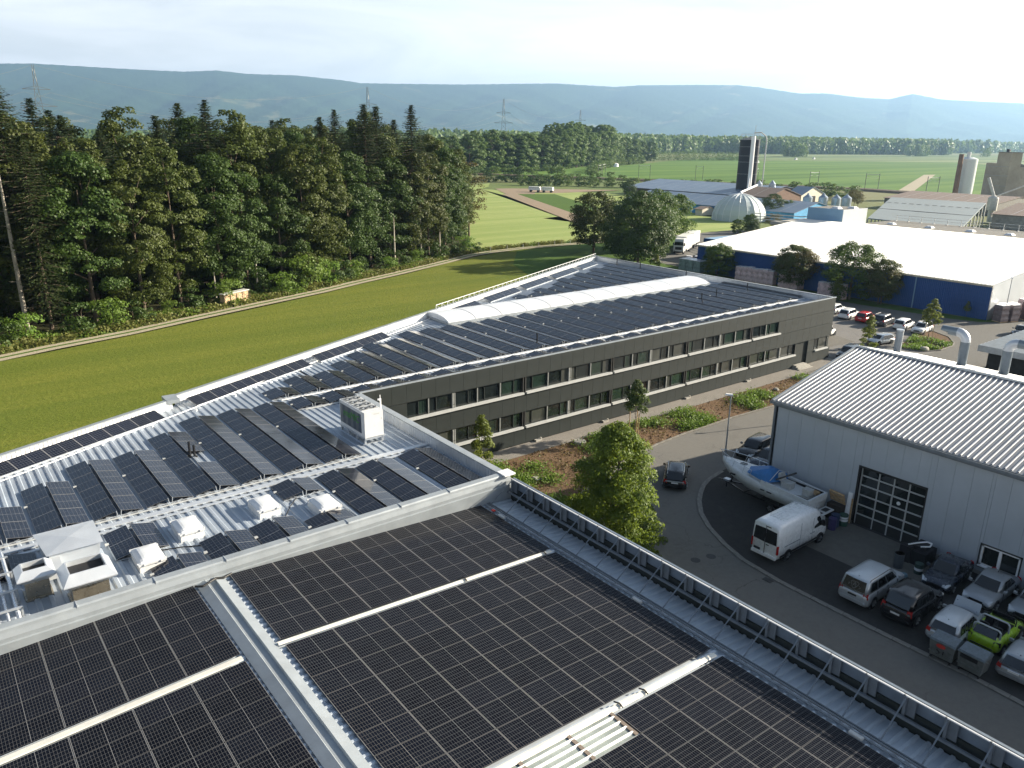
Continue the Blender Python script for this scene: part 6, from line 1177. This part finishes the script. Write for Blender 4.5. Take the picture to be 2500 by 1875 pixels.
SHB=broad(5,2.8,.0,22,46,.45,Lf5,'round',.4,.1,.3); SHN=broad(3,1.8,.0,20,60,.24,Lf1,'round',.42,.08,.3); SHL=broad(3,1.9,.0,22,70,.2,Lw,'round',.4,.06,.3)
k=0
for x,y,nx_,ny_ in resample([(296,372),(315,362),(333,340),(345,322),(360,296),(372,262),(382,235),(378,215),(366,200)],4.2):
    plant('hedge_bush','bush of the dark hedge before the railway, one of a long row',SHB,x+random.uniform(-2,2),y+random.uniform(-2,2),random.uniform(.8,1.35),group='bushes along the railway',cat='bush',z=-.2)
for x,y,nx_,ny_ in resample([(250,430),(270,425),(300,415),(330,400),(352,392),(372,375)],5.0):
    plant('hedge_bush','bush at the far edge of the brown field',SHB,x+random.uniform(-3,3),y+random.uniform(-3,3),random.uniform(.9,1.9),group='bushes behind the brown field',cat='bush',z=-.2)
for x,y,nx_,ny_ in resample([(455,480),(500,520),(560,570),(610,610),(660,640),(720,672)],8.):
    plant('hedge_bush','bush of the long hedge in front of the distant wood',SHB,x+random.uniform(-2,2),y+random.uniform(-2,2),random.uniform(1.1,1.7),group='hedge before the distant wood',cat='bush',z=-.2)
# trees near the lorry, by the blue wall, on the farm
BT=broad(14.5,7.6,.03,190,130,.34,Lf1,'edge',.22,.35); BT2=broad(14.5,7.0,.05,170,130,.32,leafmat('fresh oak leaves',(.035,.075,.010),(.10,.16,.022),None,.3),'edge',.22,.35); BT3=broad(14,5.6,.14,170,130,.32,Lf2,'edge',.24,.3)
plant('broadleaf_tree','dark tree with clear twin trunk left of the big pair before the lorry',BT3,131.9,137.2,1.0)
plant('broadleaf_tree','largest dark rounded tree before the lorry',BT,130.5,122.0,1.02)
plant('broadleaf_tree','big dark tree merging into the largest one, nearer the office roof',BT,126.5,117.5,.93)
plant('broadleaf_tree','bright green tree above the lorry cab',BT2,147.5,133.5,.98)
plant('broadleaf_tree','bright green tree above the lorry trailer',BT2,158,136.5,.90)
for i,(x,y,s,sz,pr,lab) in enumerate(((129.16,81.1,.62,.57,BT3,'brownish spreading tree before the blue wall, left of the three'),(128.85,69.5,.66,.66,BT2,'tallest green tree before the blue wall'),(129.6,64.2,.52,.53,BT3,'brownish small tree right of the tallest one before the blue wall'),(128.2,97.5,.45,.45,BT2,'small dark tree at the crates of glass near the blue wall'))): plant('broadleaf_tree',lab,pr,x,y,s,sz=sz)
for nm in ('brown',): 
    BB=broad(9,4.6,.25,70,90,.26,Lf7,'round',.26,.18)
    plant('broadleaf_tree','reddish tinged tree crown overlapping the brownish tree before the blue wall',BB,129.4,80.4,.82); plant('broadleaf_tree','thin brownish tree beside the tallest one',BB,129.4,64.6,.70)
for i,(x,y,h,v,lab) in enumerate(((248,167,8.2,0,'bushy tree right of the white dome'),(254,164.5,6.2,1,'lower green tree at the end of the dome group'),(201.5,142,4.6,0,'shrubby tree in front of the white dome'),(196,143,4.2,1,'dark round bush left of the shrubby tree'),(212,142,5.2,2,'dark pointed bush near the gantry'),(206,146,5,1,'green shrub before the dome base'),(292,280,7,0,'dark tree at the left end of the long barns'),(332,183,6.5,2,'wide grey-green shrub behind the light blue annex'),(326,178,5.5,2,'second wide shrub behind the light blue annex'),(345,190,6,2,'third wide shrub near the railway embankment'))): plant('broadleaf_tree',lab,(BT,BT2,BB)[v],x,y,h/(14.5,14.5,9)[v]*1.0,group=None)
# young trees near the road
YT=broad(5.4,1.25,.42,46,95,.15,Lf6,'pyramid',.34,.05); YD=broad(5.4,1.35,.46,50,100,.15,leafmat('dark young leaves',(.045,.075,.02),(.10,.14,.035),None,.35),'pyramid',.34,.05); YF=broad(5.,1.35,.08,52,90,.15,Lf6,'pyramid',.32,.05)
def stakes(x,y,r,h,label):
    t=thing('tree_stakes',label,'stakes',(x,y,0)); 
    for k in range(3): a_=2.1*k+.4; MB().cyl((r*math.cos(a_),r*math.sin(a_),0),(r*math.cos(a_),r*math.sin(a_),h),.045,n=8).build('stake',wood,t,local=True)
plant('young_tree','young dark green tree tied between three stakes in the planting bed',YD,49.9,45.5,1.0); stakes(49.9,45.5,.5,2.5,'three timber stakes around the young tree in the planting bed')
plant('young_tree','young tree tied between stakes on the planting island by the parking row',YT,109.0,46.7,1.16,sz=1.12); stakes(109.0,46.7,.55,2.7,'three timber stakes around the tree on the planting island')
plant('young_tree','slim young conical tree before the left end of the ribbon windows',YF,34.2,47.6,.98)
plant('young_tree','young conical tree beside the grey hatchback at the office corner',YF,97.2,49.0,.98)
plant('young_tree','thin sapling in front of the wrapped stacks beside the office corner',YF,124.6,69.3,.9)
plant('young_tree','sapling before the crates of glass',YF,126.5,98.0,1.0)
plant('young_tree','small sapling at the foot of the blue wall near its right end',YT,130.0,50.6,.5)
plant('young_tree','little yellowish tree before the largest dark tree by the lorry',YF,122.5,108.5,.75)
TB=broad(8.5,4.2,-.08,190,360,.145,Lf4,'cone2',.22,.12,.35); plant('broadleaf_tree','tall yellow-green conical tree beside the near roof railing',TB,34.1,32.3,1.0,0.6,z=0)
# shrubs and weeds
for k,(x,y,nx_,ny_) in enumerate(resample([(-22,98),(6.7,112.8),(31,123),(57,132),(79,141.5),(95,148.5),(110,155)],3.4)):
    plant('forest_shrub','dark shrub at the foot of the forest edge',(SHN,SHN,SHL)[k%3],x+random.uniform(-1,1),y+random.uniform(-1,1.2),random.uniform(.55,1.35),group='shrubs along the forest foot',cat='bush')
plant('forest_shrub','bright green climbing bush to the right of the woodpile',SHL,55.5,131.2,1.9,cat='bush')
plant('forest_shrub','second bright green bush by the track, right of the climbing one',SHL,60.5,132.8,1.4,cat='bush')
def inpoly(P,poly):
    x,y=P[:,0],P[:,1]; r=np.zeros(len(P),bool); n=len(poly)
    for i in range(n):
        x0,y0=poly[i];x1,y1=poly[i-1]; c=((y0>y)!=(y1>y))&(x<(x1-x0)*(y-y0)/(y1-y0+1e-12)+x0); r^=c
    return r
def scatter(name,poly,n,size,m,ncl,spread,label,cat,h=.35,bias=None,z=0.03):
    P=np.array(poly); lo,hi=P.min(0),P.max(0); C=rng.random((ncl*6,2))*(hi-lo)+lo; C=C[inpoly(C,poly)][:ncl]
    if bias is not None: C=C[bias(C)]
    q=C[rng.integers(0,len(C),n)]+rng.normal(size=(n,2))*spread; q=q[inpoly(q,poly)]; k=len(q)
    P3=np.concatenate([q,(z+h*rng.random(k)**1.5)[:,None]],1); N=unit(k); N[:,2]=np.abs(N[:,2])+.3; N/=np.linalg.norm(N,axis=1)[:,None]
    me=quads(name,P3,N,size*(.5+rng.random(k)),m); o=put(name,me); return tag(o,label,cat,kind='stuff')
scatter('bed_weeds',bed,42000,.15,Lw,130,.62,'bright green weeds growing in patches over the brown planting bed','weeds',.5,lambda C:(np.sin(C[:,0]*.55+1.2)+np.sin(C[:,0]*.23+C[:,1]*.7)+.25*np.cos(C[:,1]*2.2)>-.05))
scatter('bed_herbs',bed,9000,.12,leafmat('reddish herbs',(.12,.085,.03),(.18,.15,.05),None,.3),260,.5,'dull reddish low herbs scattered over the brown planting bed','weeds',.25)
scatter('island_weeds',island,7000,.16,Lw,40,.5,'green weeds covering the planting island','weeds',.4,lambda C:C[:,0]<110.5)
vp=[(x,y+2.8) for x,y in near]+[(x,y+(8 if x<100 else 5)) for x,y in reversed(near)]
scatter('verge_grass',vp,60000,.34,Lg,1500,.7,'long grass and herbs between gravel track and forest','grass',.75)
scatter('verge_herbs',vp,26000,.32,Lw,260,.8,'fresh green herbs between gravel track and forest','grass',.8)
# clods in the bed
cl=MB()
for _ in range(1500):
    x=random.uniform(27,84);y=random.uniform(35,48); 
    if not inpoly(np.array([[x,y]]),bed)[0]: continue
    r_=random.uniform(.03,.13); cl.rings([[(x-r_,y-r_*.8,.02),(x+r_,y-r_,.02),(x+r_*.9,y+r_,.02),(x-r_,y+r_*.9,.02)],[(x-r_*.5,y-r_*.5,.02+r_*random.uniform(.6,1.3)),(x+r_*.6,y-r_*.4,.02+r_),(x+r_*.4,y+r_*.5,.02+r_*.9),(x-r_*.5,y+r_*.4,.02+r_)]])
tag(cl.build('soil_clods',G_soil),'brown clods of earth lying over the planting bed','soil',kind='stuff')
# woodpile
t=thing('woodpile','stack of split firewood covered by a light sheet at the forest edge','woodpile',(40.8,125.2,-.05),math.radians(24.5)); lw_=mat('cut log ends',(.62,.46,.29),.8,0,.2,.3,4); b=MB()
for c in range(4):
    x0=-2.5+1.27*c
    for i in range(8):
        for j in range(11): 
            r_=random.uniform(.06,.09); xx=x0+.075+i*.15+random.uniform(-.02,.02); zz=.12+j*.168; b.cyl((xx,-.62+random.uniform(-.05,.05),zz),(xx,.5,zz),r_,n=6)
b.build('firewood',lw_,t,local=True,kind='stuff'); b=MB()
for k in range(5): b.box(-2.6+1.27*k-.04,-.68,0,-2.6+1.27*k+.04,-.6,2.0)
b.build('post',bark,t,local=True); MB().rings([[(-2.7,-.75,1.98),(2.65,-.75,1.98),(2.65,.6,2.02),(-2.7,.6,2.02)],[(-2.65,-.7,2.04),(2.6,-.72,2.1),(2.6,.55,2.1),(-2.65,.55,2.06)]]).build('cover_sheet',mat('pale sheeting',(.5,.5,.46),.6,0,.3,.2,2,.8,5),t,local=True)
# fence posts across the light field
for i in range(11): 
    x=112+i*5.2; y=152.8-.2*abs(i-3); tag(MB().cyl((x,y,-.1),(x,y,1.1),.05,n=6).build('fence_post',lgrey),'thin fence post between rough meadow and light field','fence post','fence posts of the light field')
# ---------------------------------------------------------------- far tree belts
def belt(name,label,line,w_,n,hlo,hhi,m,seedcl=6,q=34,sz=2.6):
    P=[];N=[];pts=np.array(line,float); seg=np.linalg.norm(np.diff(pts,axis=0),axis=1); cum=np.concatenate([[0],np.cumsum(seg)])
    Ss=[]
    for _ in range(n):
        s=rng.random()*cum[-1]; i=min(len(seg)-1,int(np.searchsorted(cum,s)-1)); i=max(0,i); t_=(s-cum[i])/seg[i]; c=pts[i]*(1-t_)+pts[i+1]*t_; d=(pts[i+1]-pts[i])/seg[i]; nn=np.array([-d[1],d[0]]); c=c+nn*rng.random()*w_
        h=hlo+(hhi-hlo)*rng.random(); R_=h*.34*(.7+.6*rng.random()); con=rng.random()<.14; u=unit(q); k=rng.random(q)
        z=-.3+h*(.04+.96*k); rr=R_*(np.sqrt(np.clip(1-((k-.45)/.56)**2,0,1)) if not con else (1-k)*.8+.05)*(.7+.4*rng.random(q)); a_=rng.random(q)*2*np.pi
        p=np.stack([c[0]+rr*np.cos(a_),c[1]+rr*np.sin(a_),z],1); o=np.stack([np.cos(a_),np.sin(a_),.9*(k-.35)],1)+unit(q)*.4; o/=np.linalg.norm(o,axis=1)[:,None]; P.append(p);N.append(o);Ss.append(np.full(q,sz*h/25))
    P=np.concatenate(P);N=np.concatenate(N);Ss=np.concatenate(Ss)*(.7+.6*rng.random(len(P))); return tag(put(name,quads(name,P,N,Ss,m)),label,'woods',kind='stuff')
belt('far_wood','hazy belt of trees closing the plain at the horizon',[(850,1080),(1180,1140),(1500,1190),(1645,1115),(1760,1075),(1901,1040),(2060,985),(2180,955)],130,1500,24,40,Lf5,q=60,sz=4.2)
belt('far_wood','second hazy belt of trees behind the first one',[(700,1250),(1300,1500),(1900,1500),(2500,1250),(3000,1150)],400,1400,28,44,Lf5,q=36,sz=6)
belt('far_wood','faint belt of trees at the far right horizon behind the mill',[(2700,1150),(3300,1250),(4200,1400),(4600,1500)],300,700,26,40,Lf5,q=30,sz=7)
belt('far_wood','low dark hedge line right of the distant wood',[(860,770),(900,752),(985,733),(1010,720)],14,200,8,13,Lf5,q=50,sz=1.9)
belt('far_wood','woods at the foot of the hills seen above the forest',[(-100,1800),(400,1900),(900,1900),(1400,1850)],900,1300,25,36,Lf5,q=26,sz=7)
for i,(line,n,h) in enumerate((([(1392,872),(1400,900),(1403,926)],26,(18,27)),([(1814,878),(1850,872),(1872,868)],16,(14,30)),([(2000,800),(2025,806)],7,(16,24)))):
    belt('tree_clump','%s'%['rounded clump of trees standing in the far fields right of the silo','small clump before the far belt of trees','single round tree clump left of the mill tower'][i],line,14,n,h[0],h[1],Lf5,q=110,sz=2.6)
# ---------------------------------------------------------------- hills
sk=[(100,3.3),(90,3.6),(83.65,3.83),(82,3.92),(80,3.9),(76.25,3.85),(73.6,3.84),(71.7,3.99),(69.9,3.85),(66.7,3.85),(63.9,3.65),(62.5,3.48),(59.2,3.5),(55.6,3.53),(50.8,3.65),(49.1,3.67),(45.2,3.48),(43.5,3.59),(39.7,3.62),(37,3.59),(35.7,3.46),(33.1,3.06),(31.4,3.05),(29.4,2.79),(27.7,2.68),(26.4,2.98),(24.7,2.63),(22.5,2.49),(20.4,2.37),(15,2.0),(8,1.2)]
ska=np.array(sk)[::-1]; A=np.radians(np.arange(8,100,.1)); crest=26+12000*np.tan(np.radians(np.interp(np.degrees(A),ska[:,0],ska[:,1])))
def fb(x,s): 
    r=np.zeros_like(x)
    for o in range(6): f=2**o; r+=np.sin(x*f*s+o*1.7+1.3*np.sin(x*f*s*.37+o*2.1))/f**.9
    return r/2
Rd=np.concatenate([np.linspace(8300,12000,34),np.linspace(12150,14000,6)]); V=[];F_=[]
for j,r in enumerate(Rd):
    t_=np.clip((r-8300)/3700,0,1); w1=np.degrees(A)
    prof=t_**1.15*(1-.0*t_) if r<=12000 else 1-(r-12000)/5500
    z=crest*prof-4*(t_<.01)
    z=z+ (t_*(1-t_)*4 if r<=12000 else 0)*(fb(w1*.5+r*.0011,1.)*46+fb(w1*.9-r*.003,1.3)*18)
    z=z+(2.5*fb(w1*4,2.)*t_**5)
    for a_,zz in zip(A,z): V.append((r*math.cos(a_),r*math.sin(a_),zz-.2))
na=len(A)
for j in range(len(Rd)-1):
    for i in range(na-1): k=j*na+i; F_.append((k,k+na,k+na+1,k+1))
me=bpy.data.meshes.new('hills'); me.from_pydata(V,[],F_); me.polygons.foreach_set('use_smooth',[True]*len(F_))
m,nt,b,co=base('wooded hills',.95,0,.05); n1_=noise(nt,co,.0016,8,.62,.4); n2_=noise(nt,co,.02,6,.7)
c=nmix(nt,ramp(nt,n2_,[(.35,0.),(.65,1.)]),(.022,.050,.022),(.045,.080,.032)); c=nmix(nt,ramp(nt,n1_,[(.62,0.),(.68,.5)]),c,(.24,.22,.11)); nt.links.new(c,b.inputs['Base Color'])
bp=nt.nodes.new('ShaderNodeBump'); bp.inputs['Strength'].default_value=1; bp.inputs['Distance'].default_value=9; nt.links.new(noise(nt,co,.012,7,.75),bp.inputs['Height']); nt.links.new(bp.outputs[0],b.inputs['Normal'])
me.materials.append(m); put('hills',me,kind='structure')
# scattered pale villages at the hill foot
b=MB()
for _ in range(260):
    az_=random.choice([random.gauss(52.5,1.6),random.gauss(47,1.5),random.gauss(60,2),random.gauss(40,5)]); d=random.uniform(7000,8300); x,y=polar(az_,d); s=random.uniform(12,40); b.box(x-s/2,y-s,-.3,x+s/2,y+s,random.uniform(6,11))
tag(b.build('far_village',mat('pale distant houses',(.6,.58,.54),.8)),'sprinkling of pale houses at the foot of the hills','village',kind='stuff')
# ---------------------------------------------------------------- haze
hm=bpy.data.materials.new('haze air'); hm.use_nodes=True; nt=hm.node_tree; nt.nodes.clear(); o=nt.nodes.new('ShaderNodeOutputMaterial'); pv=nt.nodes.new('ShaderNodeVolumePrincipled'); pv.inputs['Color'].default_value=(.43,.68,1.0,1); pv.inputs['Density'].default_value=7.5e-5; pv.inputs['Anisotropy'].default_value=.45; nt.links.new(pv.outputs[0],o.inputs['Volume'])
hz=MB().box(-300,-500,-1.4,14450,14450,1000).build('haze',hm,kind='stuff')
